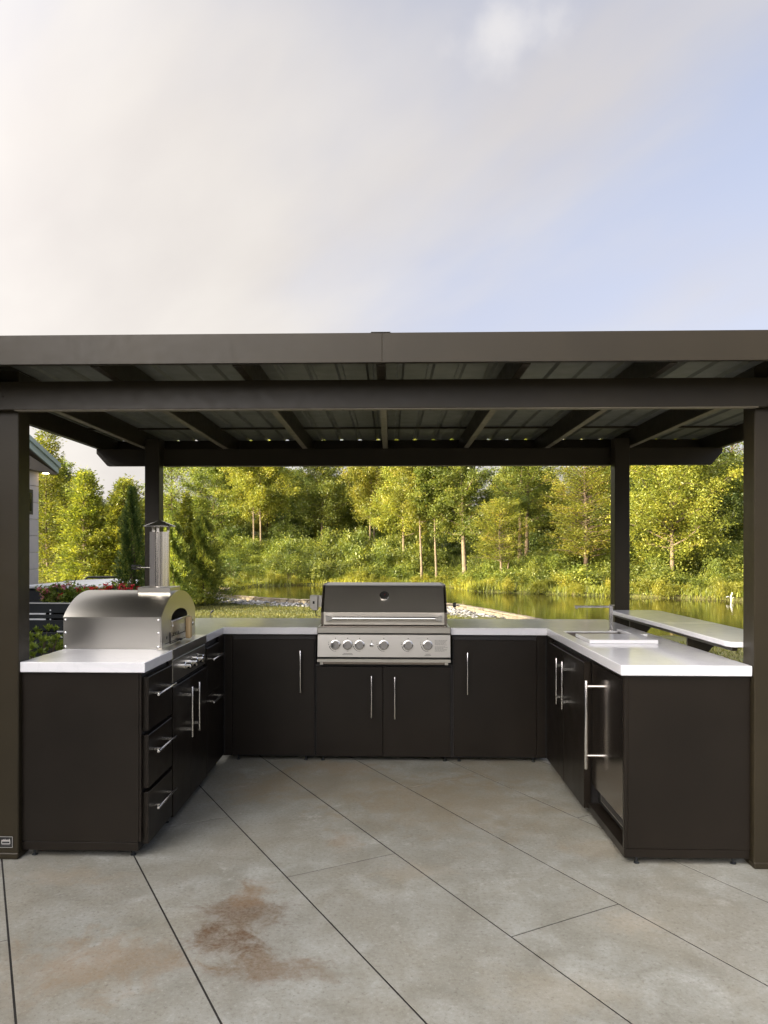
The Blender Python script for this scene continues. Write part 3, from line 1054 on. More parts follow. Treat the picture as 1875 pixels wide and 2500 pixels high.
def build_grill():
    t = thing('grill', 'built-in stainless gas grill with closed lid and six control knobs', 'grill', (-.05, 5.4, .68))
    x0, x1 = -.510, .412
    yf = 5.120
    obj('firebox', bx(x0 + .02, x1 - .02, 5.15, 5.80, .660, .930, .002), 'steel_dark', t)
    obj('top_rim', bx(x0, x1, yf + .004, 5.84, .881, .921, .003), 'steel_x', t)
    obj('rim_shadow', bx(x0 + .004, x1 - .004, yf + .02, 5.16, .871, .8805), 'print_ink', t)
    # control panel, tilted slightly
    p = prism([(yf + .006, .870), (yf - .008, .716), (yf + .02, .716), (yf + .03, .870)], 'x', x0 + .002, x1 - .002, bev=.0015)
    cp = obj('control_panel', p, 'steel_x', t)
    obj('drip_tray_front', bx(x0, x1, yf - .008, yf + .03, .680, .703, .0015), 'steel_x', t)
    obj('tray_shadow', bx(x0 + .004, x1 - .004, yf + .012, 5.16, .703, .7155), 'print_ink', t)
    for x in (x0 + .028, x1 - .028): obj('tray_bracket', bx(x - .011, x + .011, yf + .02, yf + .05, .660, .6795), 'steel_x', t)
    nrm = Vector((0, -.996, .0905))

    def on(x, z, off=0.0):
        f = (z - .716) / .154
        return Vector((x, yf - .008 + .014 * f, z)) + nrm * off
    mk = None
    for i, x in enumerate((-.383, -.299, -.216, -.049, .119, .253)):
        z = .799 - .0075 * 0
        k = obj('knob', lathe([(.0355, 0), (.0355, .004), (.033, .008), (.028, .009), (.0275, .011), (.0265, .034), (.024, .038), (.001, .0385)], on(x, z), nrm), 'chrome', cp, smooth=True, auto=30)
        obj('knob_ring', lathe([(.0295, .0092), (.0295, .0102), (.0272, .0104)], on(x, z), nrm), 'print_ink', k)
        mk = cyl(on(x, z + .046), on(x, z + .046, .0008), .0035, n=8, bm=mk)
        mk = cyl(on(x - .047, z + .004), on(x - .047, z + .004, .0008), .0032, n=8, bm=mk)
        if i not in (1,): mk = bx(x - .0485, x - .0465, on(x, z + .018).y - .0008, on(x, z + .018).y + .0005, z + .012, z + .022, bm=mk)
        if i not in (1,):
            for a in range(9):
                a0 = math.pi * (1.05 + .40 * a / 9)
                a1 = math.pi * (1.05 + .40 * (a + 1) / 9)
                w = .0045 - .0003 * a
                c = [(x + (.043 - w / 2) * math.cos(a0), z + (.043 - w / 2) * math.sin(a0)), (x + (.043 + w / 2) * math.cos(a0), z + (.043 + w / 2) * math.sin(a0)),
                     (x + (.043 + w / 2) * math.cos(a1), z + (.043 + w / 2) * math.sin(a1)), (x + (.043 - w / 2) * math.cos(a1), z + (.043 - w / 2) * math.sin(a1))]
                bb = bmesh.new()
                bb.faces.new([bb.verts.new(on(u, v, .0008)) for u, v in c])
                mk = add(mk, bb)
        mk = bx(x - .005, x + .005, on(x, z - .042).y - .0008, on(x, z - .042).y + .0005, z - .0435, z - .0415, bm=mk)
    obj('button', lathe([(.0145, 0), (.0145, .004), (.011, .006), (.011, .012), (.001, .013)], on(-.132, .799), nrm), 'chrome', cp, smooth=True, auto=30)
    mk = bx(-.1335, -.1305, on(0, .825).y - .0008, on(0, .825).y + .0005, .820, .832, bm=mk)
    rnd = random.Random(2)
    for xa, xb, zz in ((-.328, -.266, .741), (-.335, -.262, .733), (.238, .272, .739), (.232, .276, .731)):
        mk = bx(xa, xb, on(0, zz).y - .0008, on(0, zz).y + .0005, zz - .0012, zz + .0012, bm=mk)
    obj('dial_marks', mk, 'print_ink', cp)['kind'] = 'stuff'
    tx = None
    for i in range(13):
        if i == 6: continue
        zz = .8335 - i * .0062
        L_ = .088 * rnd.uniform(.62, 1)
        xa = .302
        while xa < .302 + L_:
            w = rnd.uniform(.004, .013)
            tx = bx(xa, min(xa + w, .302 + L_ + .004), on(0, zz).y - .0006, on(0, zz).y + .0003, zz - .0008, zz + .0008, bm=tx)
            xa += w + .0022
    obj('safety_print', tx, 'print_ink', cp)['kind'] = 'stuff'
    # lid
    lx0, lx1 = -.487, .389
    prof = [(5.150, .936), (5.150, 1.022), (5.158, 1.030), (5.290, 1.186), (5.312, 1.202), (5.340, 1.208), (5.70, 1.208), (5.76, 1.17), (5.78, 1.0), (5.78, .936)]
    lid = obj('lid', prism(prof, 'x', lx0 + .018, lx1 - .018, bev=.0012), 'lid_steel', t)
    for a, c in ((lx0, lx0 + .0175), (lx1 - .0175, lx1)):
        pr = [(y_ - .003 if y_ < 5.3 else y_, z_ + (.002 if z_ > 1.1 else 0)) for y_, z_ in prof]
        obj('lid_end', prism(pr, 'x', a, c, bev=.0012), 'steel_dark', lid)
    hy, hz = 5.105, .984
    hd = obj('lid_handle', cyl((-.405, hy, hz), (.305, hy, hz), .0135, n=18), 'chrome', lid, smooth=True, auto=40)
    for s, x in ((1, -.448), (-1, .348)):
        xa, xb = (x, x + s * .043)
        b = bmesh.new()
        big = [(xa, 5.092, hz - .020), (xa, 5.1495, hz - .020), (xa, 5.1495, hz + .022), (xa, 5.092, hz + .022)]
        sm = [(xb, 5.093, hz - .013), (xb, 5.118, hz - .013), (xb, 5.118, hz + .012), (xb, 5.093, hz + .012)]
        v0 = [b.verts.new(p) for p in big]; v1 = [b.verts.new(p) for p in sm]
        b.faces.new(v0); b.faces.new(v1)
        for i in range(4): b.faces.new((v0[i], v0[(i + 1) % 4], v1[(i + 1) % 4], v1[i]))
        bmesh.ops.recalc_face_normals(b, faces=b.faces[:])
        bmesh.ops.bevel(b, geom=b.edges[:], offset=.002, segments=1, affect='EDGES')
        obj('handle_bracket', b, 'chrome', lid)
    # thermometer on the sloping face
    d = Vector((0, -.764, .646))
    c = Vector((-.047, 5.243, 1.130))
    th = obj('thermometer', lathe([(.036, 0), (.036, .008), (.033, .013), (.028, .013), (.026, .008)], c, d), 'chrome', lid, smooth=True, auto=30)
    obj('dial', lathe([(.027, .0085), (.001, .0088)], c, d), 'print_ink', th)
    pr = d.cross(Vector((1, 0, 0))).normalized()
    b = cyl(c + d * .0095, c + d * .0095 + (pr * .016 + Vector((.008, 0, 0))), .0012, n=6)
    obj('needle', b, 'petal_red', th)
    for x in (lx0 + .02, lx1 - .015): obj('lid_screw', cyl((x, 5.142, .929), (x, 5.150, .929), .004, n=8), 'chrome', t)
    # rotisserie motor and spit end
    poly = [(-.588, 1.040), (-.588, 1.125), (-.530, 1.125), (-.530, 1.018), (-.566, 1.018)]
    m = obj('rotisserie_motor', prism(poly, 'y', 5.36, 5.44, bev=.003), 'steel_x', t)
    obj('socket', bx(-.567, -.553, 5.3585, 5.3605, 1.065, 1.085), 'print_ink', m)
    obj('motor_bracket', bx(-.532, -.49, 5.39, 5.41, 1.04, 1.125, .001), 'steel_x', m)
    pts = [(-.548, 5.38, 1.017), (-.546, 5.37, .995), (-.535, 5.36, .978), (-.515, 5.36, .972), (-.49, 5.37, .972)]
    obj('cord', tube(pts, .0035, 6), 'black_plastic', m, smooth=True)
    sp = obj('spit_rod', cyl((.385, 5.42, 1.055), (.50, 5.42, 1.055), .005, n=8), 'steel_x', t)
    obj('spit_grip', cyl((.452, 5.42, 1.055), (.473, 5.42, 1.055), .018, n=14, bev=.002), 'black_plastic', sp)
    obj('spit_bracket', bx(.392, .40, 5.40, 5.44, .985, 1.10), 'steel_x', sp)


build_grill()


def build_oven():
    t = thing('pizza_oven', 'stainless barrel-topped pizza oven with tall chimney on the left counter', 'pizza oven', (-1.51, 4.34, CT))
    x0, x1, y0, y1 = -1.785, -1.246, 3.993, 4.680
    zc = CT + .001
    zs, zt = 1.088, 1.216
    yc, ry = (y0 + y1) / 2, (y1 - y0) / 2
    b = None
    obj('side_panel', bx(x0, x1 - .004, y0, y0 + .003, zc, zs - .006, .0008), 'steel_x', t)
    obj('side_panel', bx(x0, x1 - .004, y1 - .003, y1, zc, zs - .006, .0008), 'steel_x', t)
    obj('back_panel', bx(x0 + .001, x0 + .004, y0 + .0035, y1 - .0035, zc, zs - .006), 'steel_y', t)
    arc = []
    N = 28
    th = R(56)

    def sarc(i): return math.sin(-th + 2 * th * i / N) / math.sin(th)

    def carc(i): return (math.cos(-th + 2 * th * i / N) - math.cos(th)) / (1 - math.cos(th))
    for i in range(N + 1):
        a = math.pi * i / N
        arc.append((yc + (ry + .002) * sarc(i), zs + (zt - zs) * carc(i)))
    poly = [(y0 - .002, zs - .006)] + arc + [(y1 + .002, zs - .006), (y1 - .002, zs - .006)] + [(yc - (ry - .002) * sarc(i), zs - .003 + (zt - zs) * carc(i)) for i in range(N + 1)] + [(y0 + .002, zs - .006)]
    obj('barrel_roof', prism(poly, 'x', x0, x1 - .003), 'steel_x', t, smooth=True, auto=30)
    # front plate with arched mouth
    oy0, oy1, oz0, oz1, oz2 = 4.170, 4.500, CT + .045, 1.060, 1.112
    ym, rm = (oy0 + oy1) / 2, (oy1 - oy0) / 2
    out = [(y0 - .002, zc), (y0 - .002, zs)] + arc[1:-1] + [(y1 + .002, zs), (y1 + .002, zc)]
    inn = [(oy0, oz0), (oy0, oz1)] + [(ym - rm * math.cos(math.pi * i / 14), oz1 + (oz2 - oz1) * math.sin(math.pi * i / 14)) for i in range(1, 14)] + [(oy1, oz1), (oy1, oz0)]
    b = bmesh.new()
    vo = [b.verts.new((x1, y, z)) for y, z in out]; vi = [b.verts.new((x1, y, z)) for y, z in inn]
    es = [b.edges.new((v[i], v[(i + 1) % len(v)])) for v in (vo, vi) for i in range(len(v))]
    bmesh.ops.triangle_fill(b, use_beauty=True, edges=es)
    o = obj('front_plate', b, 'steel_y', t)
    md = o.modifiers.new('thickness', 'SOLIDIFY'); md.thickness = .003; md.offset = 0
    # cavity
    obj('cavity', bx(x0 + .02, x1 - .35, oy0 - .03, oy1 + .03, oz0, oz2 + .02), 'print_ink', t)
    # door with wooden handle, leaves a dark gap under the arch
    dpoly = [(oy0 + .01, oz0 + .004), (oy0 + .01, oz1 - .02), (oy1 - .01, oz1 - .02), (oy1 - .01, oz0 + .004)]
    d = obj('oven_door', prism(dpoly, 'x', x1 - .012, x1 - .008), 'steel_y', t)
    obj('door_rod', cyl((x1 + .008, oy0 - .02, oz1 - .008), (x1 + .008, oy1 + .012, oz1 - .008), .005, n=10), 'steel_handle', d, smooth=True)
    obj('rod_hook', tube([(x1 + .002, oy0 - .012, oz1 - .04), (x1 + .016, oy0 - .02, oz1 - .036), (x1 + .016, oy0 - .018, oz1 - .01), (x1 + .006, oy0 - .01, oz1 - .006)], .003, 6), 'steel_handle', d)
    wb = bx(x1 + .022, x1 + .054, ym + .045, ym + .088, CT + .014, oz1 - .002, .008, seg=3)
    w = obj('wooden_handle', wb, 'wood', d, smooth=True, auto=50)
    obj('handle_mount', bx(x1 - .008, x1 + .0225, ym + .058, ym + .072, 1.0, 1.014), 'steel_handle', d)
    # vents, slide rail, thermometer
    for y in (4.085, 4.21, 4.245, 4.28, 4.315):
        v = lathe([(.0095, 0), (.001, .0004)], (x1 + .0018, y, CT + .058 if y > 4.1 else CT + .052), (1, 0, 0), 12)
        obj('vent_hole', v, 'print_ink', t)
    r = bx(x1 + .0016, x1 + .003, 4.05, 4.33, CT + .020, CT + .0225)
    r = cyl((x1 + .012, 4.11, CT + .016), (x1 + .012, 4.46, CT + .016), .0025, n=6, bm=r)
    r = cyl((x1 + .004, 4.14, CT + .016), (x1 + .004, 4.14, CT + .075), .003, n=6, bm=r)
    r = bx(x1 + .004, x1 + .02, 4.30, 4.33, CT + .012, CT + .022, bm=r)
    obj('ash_slide', r, 'print_ink', t)['kind'] = 'stuff'
    obj('thermometer', lathe([(.028, 0), (.028, .005), (.024, .008), (.022, .005), (.001, .005)], (x1 + .0016, 4.585, 1.005), (1, 0, 0)), 'chrome', t, smooth=True, auto=30)
    for x in (x0 + .012, x1 - .016):
        for z in (CT + .012, CT + .088, CT + .158):
            s = lathe([(.007, 0), (.0065, .003), (.003, .0055), (.001, .0058)], (x, y0, z), (0, -1, 0), 12)
            obj('screw', s, 'chrome', t, smooth=True, auto=40)
    obj('edge_trim', bx(x0, x1 - .004, y0 - .0055, y0 - .0022, zs - .007, zs + .001, .0008), 'steel_x', t)
    # chimney collar, flue, cap
    cx, cy = -1.362, 4.335
    c = obj('chimney_collar', bx(cx - .098, cx + .092, cy - .10, cy + .10, zt - .018, zt + .022, .002), 'steel_x', t)
    sk = prism([(cy - .098, zt - .018), (cy - .185, zt - .062), (cy - .176, zt - .066), (cy - .07, zt - .022)], 'x', cx - .088, cx + .082)
    obj('collar_skirt', sk, 'steel_x', c)
    fl = obj('flue', cyl((cx, cy, zt + .022), (cx, cy, 1.560), .0585, n=36), 'flue_steel', t, smooth=True, auto=40)
    for a in (.6, 2.7, 4.8):
        px, py = cx + .05 * math.cos(a), cy + .05 * math.sin(a)
        b = bx(px - .008, px + .008, py - .002, py + .002, 1.545, 1.600)
        obj('cap_strut', b, 'steel_z', fl)
    obj('rain_cap', lathe([(.0935, 0), (.0945, .004), (.004, .040), (.001, .0405)], (cx, cy, 1.590), (0, 0, 1), 36), 'steel_handle', fl, smooth=True, auto=30)
    obj('damper_rod', cyl((cx - .125, cy - .02, 1.352), (cx + .02, cy - .052, 1.352), .003, n=8), 'steel_handle', fl)
    b = None
    for k in range(5):
        a = 2 * math.pi * k / 5
        yy, zz = cy - .016 + .009 * math.cos(a), 1.352 + .012 * math.sin(a)
        b = cyl((cx - .165, yy + .01, zz), (cx - .105, yy - .004, zz), .0028, n=6, bm=b)
    obj('damper_spring', b, 'black_plastic', fl)['kind'] = 'stuff'


build_oven()
KIT = False

# ------------------------------------------------------------------ foliage tools
RG = np.random.default_rng(11)


def leaves(C, D, Nn, size, aspect, rg, tint):
    """rhombic leaf blades: centre C, long direction D, normal hint Nn"""
    n = len(C)
    D = D / (np.linalg.norm(D, axis=1, keepdims=True) + 1e-9)
    S = np.cross(D, Nn); S /= (np.linalg.norm(S, axis=1, keepdims=True) + 1e-9)
    sz = size * rg.uniform(.6, 1.35, (n, 1))
    w = sz * aspect
    bow = np.cross(S, D) * sz * .12
    V = np.stack([C - D * sz * .5, C - S * w * .5 + bow, C + D * sz * .5, C + S * w * .5 + bow], 1).reshape(-1, 3)
    Q = np.arange(n * 4).reshape(-1, 4)
    return V, Q, np.repeat(tint, 4)


def rand_dirs(n, rg):
    v = rg.normal(size=(n, 3))
    return v / np.linalg.norm(v, axis=1, keepdims=True)


def clumps(P, rad, per, size, aspect, rg, up=.35, flat=.75, out=None):
    """leaf clumps at points P"""
    n = len(P) * per
    base = np.repeat(P, per, 0)
    r = np.repeat(rad, per)[:, None] if hasattr(rad, '__len__') else rad
    off = rg.normal(size=(n, 3)) * .5
    off[:, 2] *= flat
    C = base + off * r
    D = rand_dirs(n, rg); D[:, 2] *= .6; D[:, 2] -= .15
    Nn = rand_dirs(n, rg); Nn[:, 2] = np.abs(Nn[:, 2]) + up
    ct = np.repeat(rg.uniform(.22, .8, len(P)), per)
    tint = np.clip(ct + rg.normal(size=n) * .12, 0, 1)
    return leaves(C, D, Nn, size, aspect, rg, tint)


def merge(parts):
    V, Q, T, k = [], [], [], 0
    for v, q, t in parts:
        V.append(v); Q.append(q + k); T.append(t); k += len(v)
    return np.concatenate(V), np.concatenate(Q), np.concatenate(T)


def wood_mesh(name, tubes, mat):
    V, F, k = [], [], 0
    for v, f in tubes:
        V.append(v); F += [tuple(i + k for i in q) for q in f]; k += len(v)
    me = quad_mesh(name, np.concatenate(V), np.array(F), None, mat)
    me.polygons.foreach_set('use_smooth', [True] * len(me.polygons))
    return me


def curve_pts(a, d, L, rg, n=5, wob=.08, lift=0.0):
    pts = [np.array(a, float)]
    d = np.array(d, float); d /= np.linalg.norm(d)
    for i in range(n):
        d = d + rg.normal(size=3) * wob + np.array([0, 0, lift])
        d /= np.linalg.norm(d)
        pts.append(pts[-1] + d * L / n)
    return pts


def broadleaf(seed, H, R_, base, per=70, size=.15, trunk_r=.09, trunks=((0, 0, 0),), lean=(0, 0), limbs=22, sparse=1.0):
    """returns (trunk tubes, leaf arrays): irregular deciduous crown from base height to H, radius R_"""
    rg = np.random.default_rng(seed)
    tubes, P, rad = [], [], []
    for tx, ty, tl in trunks:
        n = 9
        pts = []
        for i in range(n):
            f = i / (n - 1)
            pts.append((tx + lean[0] * f * H + .12 * math.sin(f * 4 + seed) * f, ty + lean[1] * f * H + .1 * math.cos(f * 5 + seed) * f, f * H * .95))
        tr = [trunk_r * (1.25 if i == 0 else 1) * (1 - .82 * i / (n - 1)) for i in range(n)]
        tubes.append(tube_np(pts, tr, 7))
        nl = int(limbs / len(trunks))
        for k in range(nl):
            f = base / H + (1 - base / H) * ((k + rg.uniform(0, .8)) / nl)
            f = min(f, .97)
            i = min(int(f / .95 * (n - 1)), n - 2)
            a = np.array(pts[i]) + (np.array(pts[i + 1]) - np.array(pts[i])) * (f / .95 * (n - 1) - i)
            u = (f - base / H) / (1 - base / H)
            env = R_ * (math.sin(math.pi * min(1, .22 + .78 * u) ** .8) ** .7 if u < 1 else .2)
            env *= rg.uniform(.6, 1.15)
            az = k * 2.4 + rg.uniform(-.5, .5)
            up = .25 + .9 * u
            d = (math.cos(az), math.sin(az), up)
            L = max(.5, env / max(.5, math.cos(math.atan(up))) * .9)
            lp = curve_pts(a, d, L, rg, 5, .10, .03)
            r0 = trunk_r * (1 - .8 * f) * .55
            tubes.append(tube_np(lp, [r0 * (1 - .75 * q / 5) for q in range(6)], 5))
            for q in range(1, 6):
                if rg.random() > sparse: continue
                P.append(lp[q] + rg.normal(size=3) * .12); rad.append(rg.uniform(.35, .62) * (R_ / 2.4) ** .5)
                for s in range(2):
                    if q < 2: continue
                    sd = np.array(d) + rg.normal(size=3) * .9
                    e = lp[q] + sd / np.linalg.norm(sd) * rg.uniform(.35, .9) * R_ / 2.6
                    if rg.random() < .5: tubes.append(tube_np([lp[q], (lp[q] + e) / 2 + rg.normal(size=3) * .05, e], [r0 * .3, r0 * .22, r0 * .1], 4))
                    P.append(e); rad.append(rg.uniform(.28, .55) * (R_ / 2.4) ** .5)
    V = clumps(np.array(P), np.array(rad), per, size, .62, rg)
    return tubes, V


def cypress(seed, H, R_, base, n_br=120, per=34, size=.16, trunk_r=.07, taper=1.0, droop=-.1, round_=0.0, trunks=1):
    """feathery conifer with level branches"""
    rg = np.random.default_rng(seed)
    pts = [(.05 * math.sin(i), .05 * math.cos(i * 1.3), H * .97 * i / 8) for i in range(9)]
    tubes = [tube_np(pts, [trunk_r * (1 - .85 * i / 8) for i in range(9)], 7)]
    if trunks > 1:
        p2 = [(.35 + .05 * i, .1, H * .45 * i / 5) for i in range(6)]
        tubes.append(tube_np(p2, [trunk_r * .6 * (1 - .5 * i / 5) for i in range(6)], 6))
    C, D, T = [], [], []
    for k in range(n_br):
        f = base / H + (1 - base / H) * (k + rg.random()) / n_br
        u = (f - base / H) / (1 - base / H)
        env = R_ * ((1 - u) ** taper * (1 - round_) + round_ * math.sqrt(max(0, 1 - (2 * u - .75) ** 2 / 1.6)))
        L = max(.12, env * rg.uniform(.55, 1.12))
        az = k * 2.39996 + rg.uniform(-.6, .6)
        a = np.array([0.05 * math.sin(f * 8), .05 * math.cos(f * 10), f * H * .97])
        up = droop + .5 * u + rg.uniform(-.15, .15)
        lp = curve_pts(a, (math.cos(az), math.sin(az), up), L, rg, 4, .06, -.02)
        if L > .35: tubes.append(tube_np(lp, [trunk_r * .28 * (1 - u * .6) * (1 - .2 * q) for q in range(5)], 4))
        m = max(6, int(per * L / R_ * 1.5))
        s = rg.uniform(.15, 1.05, m) ** .75
        lp = np.array(lp)
        idx = np.minimum((s * 4).astype(int), 3)
        fr = (s * 4 - idx)[:, None]
        c = lp[idx] + (lp[idx + 1] - lp[idx]) * fr
        dirv = lp[-1] - lp[0]; dirv /= np.linalg.norm(dirv)
        side = np.cross(dirv, (0, 0, 1)); side /= np.linalg.norm(side) + 1e-9
        w = (rg.normal(size=m) * .15 * R_ * (1.1 - .6 * s))[:, None]
        c = c + side * w + np.stack([np.zeros(m), np.zeros(m), rg.normal(size=m) * .05 * R_], 1)
        dd = dirv[None] * .8 + side[None] * np.sign(w) * .7 + rg.normal(size=(m, 3)) * .35
        C.append(c); D.append(dd); T.append(np.clip(rg.uniform(.2, .8) + rg.normal(size=m) * .18, 0, 1))
    C = np.concatenate(C); D = np.concatenate(D); T = np.concatenate(T)
    Nn = rand_dirs(len(C), rg); Nn[:, 2] = np.abs(Nn[:, 2]) + .4
    return tubes, leaves(C, D, Nn, size, .42, rg, T)


def arbor(seed, H, R_, n=9000, size=.075):
    """dense upright evergreen cone of small sprays"""
    rg = np.random.default_rng(seed)
    tubes = [tube_np([(0, 0, 0), (.02, 0, H * .5), (0, 0, H * .95)], [.05, .035, .008], 6)]
    u = rg.random(n) ** .85 * .98
    az = rg.uniform(0, 2 * math.pi, n)
    lob = 1 + .24 * np.sin(az * 5 + u * 17 + seed) + .10 * np.sin(az * 9 - u * 31)
    env = R_ * np.minimum(1, (u / .10 + .55)) * (1 - u) ** .55 * lob * (1 + .22 * np.sin(u * 23 + az * 2 + seed))
    r = env * np.sqrt(rg.uniform(.25, 1.0, n))
    C = np.stack([r * np.cos(az), r * np.sin(az), u * H], 1)
    out = np.stack([np.cos(az), np.sin(az), np.full(n, .95)], 1)
    D = out + rg.normal(size=(n, 3)) * .45
    Nn = rand_dirs(n, rg)
    return tubes, leaves(C, D, Nn, size, .36, rg, np.clip(.45 + .25 * np.sin(az * 5 + u * 17 + seed) + rg.normal(size=n) * .22, 0, 1))


def shrub(seed, R_, H, n=22, per=60, size=.11, aspect=.6):
    rg = np.random.default_rng(seed)
    a = rg.uniform(0, 2 * math.pi, n); rr = np.sqrt(rg.random(n)) * .8
    z = rg.uniform(.12, 1, n)
    P = np.stack([R_ * rr * np.cos(a) * np.sqrt(1.05 - z ** 2 * .8), R_ * rr * np.sin(a) * np.sqrt(1.05 - z ** 2 * .8), H * z * .88], 1)
    tubes = []
    for p in P[:10]:
        tubes.append(tube_np([(p[0] * .15, p[1] * .15, -.05), (p[0] * .5, p[1] * .5, p[2] * .55), tuple(p)], [.018, .012, .005], 4))
    return tubes, clumps(P, R_ * .34, per, size, aspect, rg, .5, .8)


def xf(arr, s, rz, loc, sz=None):
    V, Q, T = arr
    c, n = math.cos(rz), math.sin(rz)
    W = np.empty_like(V)
    W[:, 0] = (V[:, 0] * c - V[:, 1] * n) * s + loc[0]
    W[:, 1] = (V[:, 0] * n + V[:, 1] * c) * s + loc[1]
    W[:, 2] = V[:, 2] * (sz or s) + loc[2]
    return W, Q, T


def gz(x, y):
    return float(height(np.array([x]), np.array([y]))[0])


def plant(name, label, cat, x, y, gen, lmat, bmat='bark_dark', group=None, rz=0.0, z=None, parts=('trunk', 'crown')):
    tubes, arr = gen
    t = thing(name, label, cat, (x, y, gz(x, y) - .03 if z is None else z), group, None, rz)
    o = bpy.data.objects.new(parts[0], wood_mesh(parts[0], tubes, bmat)); link(o, t)
    o = bpy.data.objects.new(parts[1], quad_mesh(parts[1], *arr, mat=lmat)); link(o, t)
    return t


# ------------------------------------------------------------------ trees that can be told apart
GT = 'trees on the far bank'
plant('twin_stem_tree', 'tall tree on two thin pale stems on the left embankment across the pond', 'tree', -10.5, 58,
      broadleaf(21, 8.1, 2.7, 3.0, 96, .125, .085, ((-.28, 0, 0), (.30, -.2, 0)), (0, 0), 40), 'leaf_gold', 'bark_pale', GT)
plant('slender_tree', 'slender tall tree with thin straight pale trunk, left of a close pair', 'tree', 2.0, 48,
      broadleaf(22, 9.0, 2.0, 3.9, 93, .125, .085, ((0, 0, 0),), (-.02, 0), 26), 'leaf_gold', 'bark_pale', GT)
plant('slender_tree', 'slender tall tree with thin pale trunk, right of a close pair', 'tree', 2.9, 47,
      broadleaf(23, 8.6, 2.0, 3.7, 93, .125, .08, ((0, 0, 0),), (-.03, 0), 26), 'leaf_broad', 'bark_pale', GT)
plant('leaning_tree', 'tall tree with a thick pale bent trunk behind the spit end of the grill', 'tree', 4.6, 46,
      broadleaf(24, 9.4, 2.2, 2.6, 96, .125, .17, ((0, 0, 0),), (-.045, 0), 28), 'leaf_broad', 'bark_pale', GT)
plant('small_gold_tree', 'small rounded golden tree with a short forked pale trunk at the water', 'tree', 6.3, 43,
      cypress(25, 4.9, 1.95, 1.35, 110, 130, .11, .085, .5, .25, .75, 2), 'leaf_gold', 'bark_pale', GT)
plant('feathery_tree', 'big feathery golden conifer left of the right rear post', 'tree', 11.2, 43,
      cypress(26, 9.2, 2.9, .9, 190, 190, .12, .15, .7, .1, .45), 'leaf_gold', 'bark_dark', GT)
plant('broad_tree', 'broad low-branched tree with a yellow trunk right of the right rear post', 'tree', 14.6, 39,
      broadleaf(27, 7.6, 3.3, 1.5, 105, .115, .13, ((0, 0, 0),), (.0, 0), 46), 'leaf_gold', 'bark_pale', GT)
plant('airy_tree', 'tall airy tree against the sky at the right edge', 'tree', 25.0, 55,
      broadleaf(28, 11.5, 3.6, 3.0, 60, .12, .16, ((0, 0, 0),), (0, 0), 40, .75), 'leaf_broad', 'bark_dark', GT)
plant('forked_tree', 'dark forked tree standing behind the small golden tree', 'tree', 9.5, 55,
      broadleaf(29, 10.2, 2.7, 2.6, 89, .125, .17, ((0, 0, 0), (.5, 0, 0)), (.02, 0), 34), 'leaf_broad', 'bark_dark', GT)
plant('pale_stem_tree', 'tree with a short pale stem rising above the shrub slope behind the grill', 'tree', -1.6, 57,
      broadleaf(30, 8.2, 2.6, 2.7, 93, .125, .10, ((0, 0, 0), (.3, .2, 0)), (0, 0), 34), 'leaf_gold', 'bark_pale', GT)
plant('bright_tree', 'dense bright tree above the shrub slope right of the twin-stemmed tree', 'tree', -5.6, 60,
      broadleaf(31, 8.8, 2.9, 2.0, 99, .125, .12, ((0, 0, 0),), (0, 0), 36), 'leaf_broad', 'bark_dark', GT)
plant('round_tree', 'rounded golden-topped tree between the left rear post and the twin stems', 'tree', -15.2, 63,
      broadleaf(32, 7.6, 3.0, 1.2, 99, .125, .14, ((0, 0, 0),), (0, 0), 40), 'leaf_broad', 'bark_dark', GT)
plant('thin_top_tree', 'thin-topped tree against the sky just right of the left rear post', 'tree', -19.6, 66,
      broadleaf(33, 9.0, 2.6, 2.0, 62, .125, .14, ((0, 0, 0),), (0, 0), 34, .8), 'leaf_broad', 'bark_dark', GT)
plant('tall_golden_tree', 'tall golden tree directly behind the grill thermometer', 'tree', .9, 53,
      broadleaf(34, 9.3, 2.4, 2.4, 96, .125, .11, ((0, 0, 0),), (0, 0), 34), 'leaf_gold', 'bark_pale', GT)

GH = 'row of young conifers on the left'
for nm, lb, x, y, H, R_, sd, mt in (
        ('young_conifer', 'tallest feathery yellow-green conifer beside the house eave', -12.7, 27, 6.6, 1.55, 41, 'leaf_cypress'),
        ('young_conifer', 'feathery yellow-green conifer with pale stem behind the hot tub, middle of the row', -10.45, 25, 4.7, 1.35, 42, 'leaf_cypress'),
        ('young_conifer', 'feathery yellow-green conifer with pale stem left of the dark evergreen', -9.2, 25.2, 4.4, 1.25, 43, 'leaf_cypress'),
        ('young_conifer', 'fuller yellow-green conifer standing behind the row, near the tallest', -12.6, 30, 5.3, 1.7, 44, 'leaf_cypress'),
        ('young_conifer', 'fuller yellow-green conifer standing behind the row, near the dark evergreen', -10.6, 29.5, 4.9, 1.6, 45, 'leaf_cypress')):
    plant(nm, lb, 'tree', x, y, cypress(sd, H, R_, .15, 230, 95, .105, .055, .62, .1, .25), mt, 'bark_pale', GH, z=-.45)
plant('dark_evergreen', 'dark green upright evergreen left of the chimney', 'tree', -3.86, 10.95, arbor(46, 2.5, .29, 12000, .05), 'leaf_cedar', 'bark_dark', GH, z=-.05)
plant('bright_conifer', 'bright-tipped young conifer just right of the chimney', 'tree', -7.45, 26.6, cypress(47, 4.1, 1.05, .1, 190, 95, .10, .04, .8, .25, .1), 'leaf_cypress', 'bark_pale', GH, z=-.45)
plant('upright_evergreen', 'mid green upright evergreen close behind the chimney', 'tree', -7.25, 24.5, arbor(48, 2.9, .80, 17000, .09), 'leaf_conifer', 'bark_dark', GH, z=-.45)
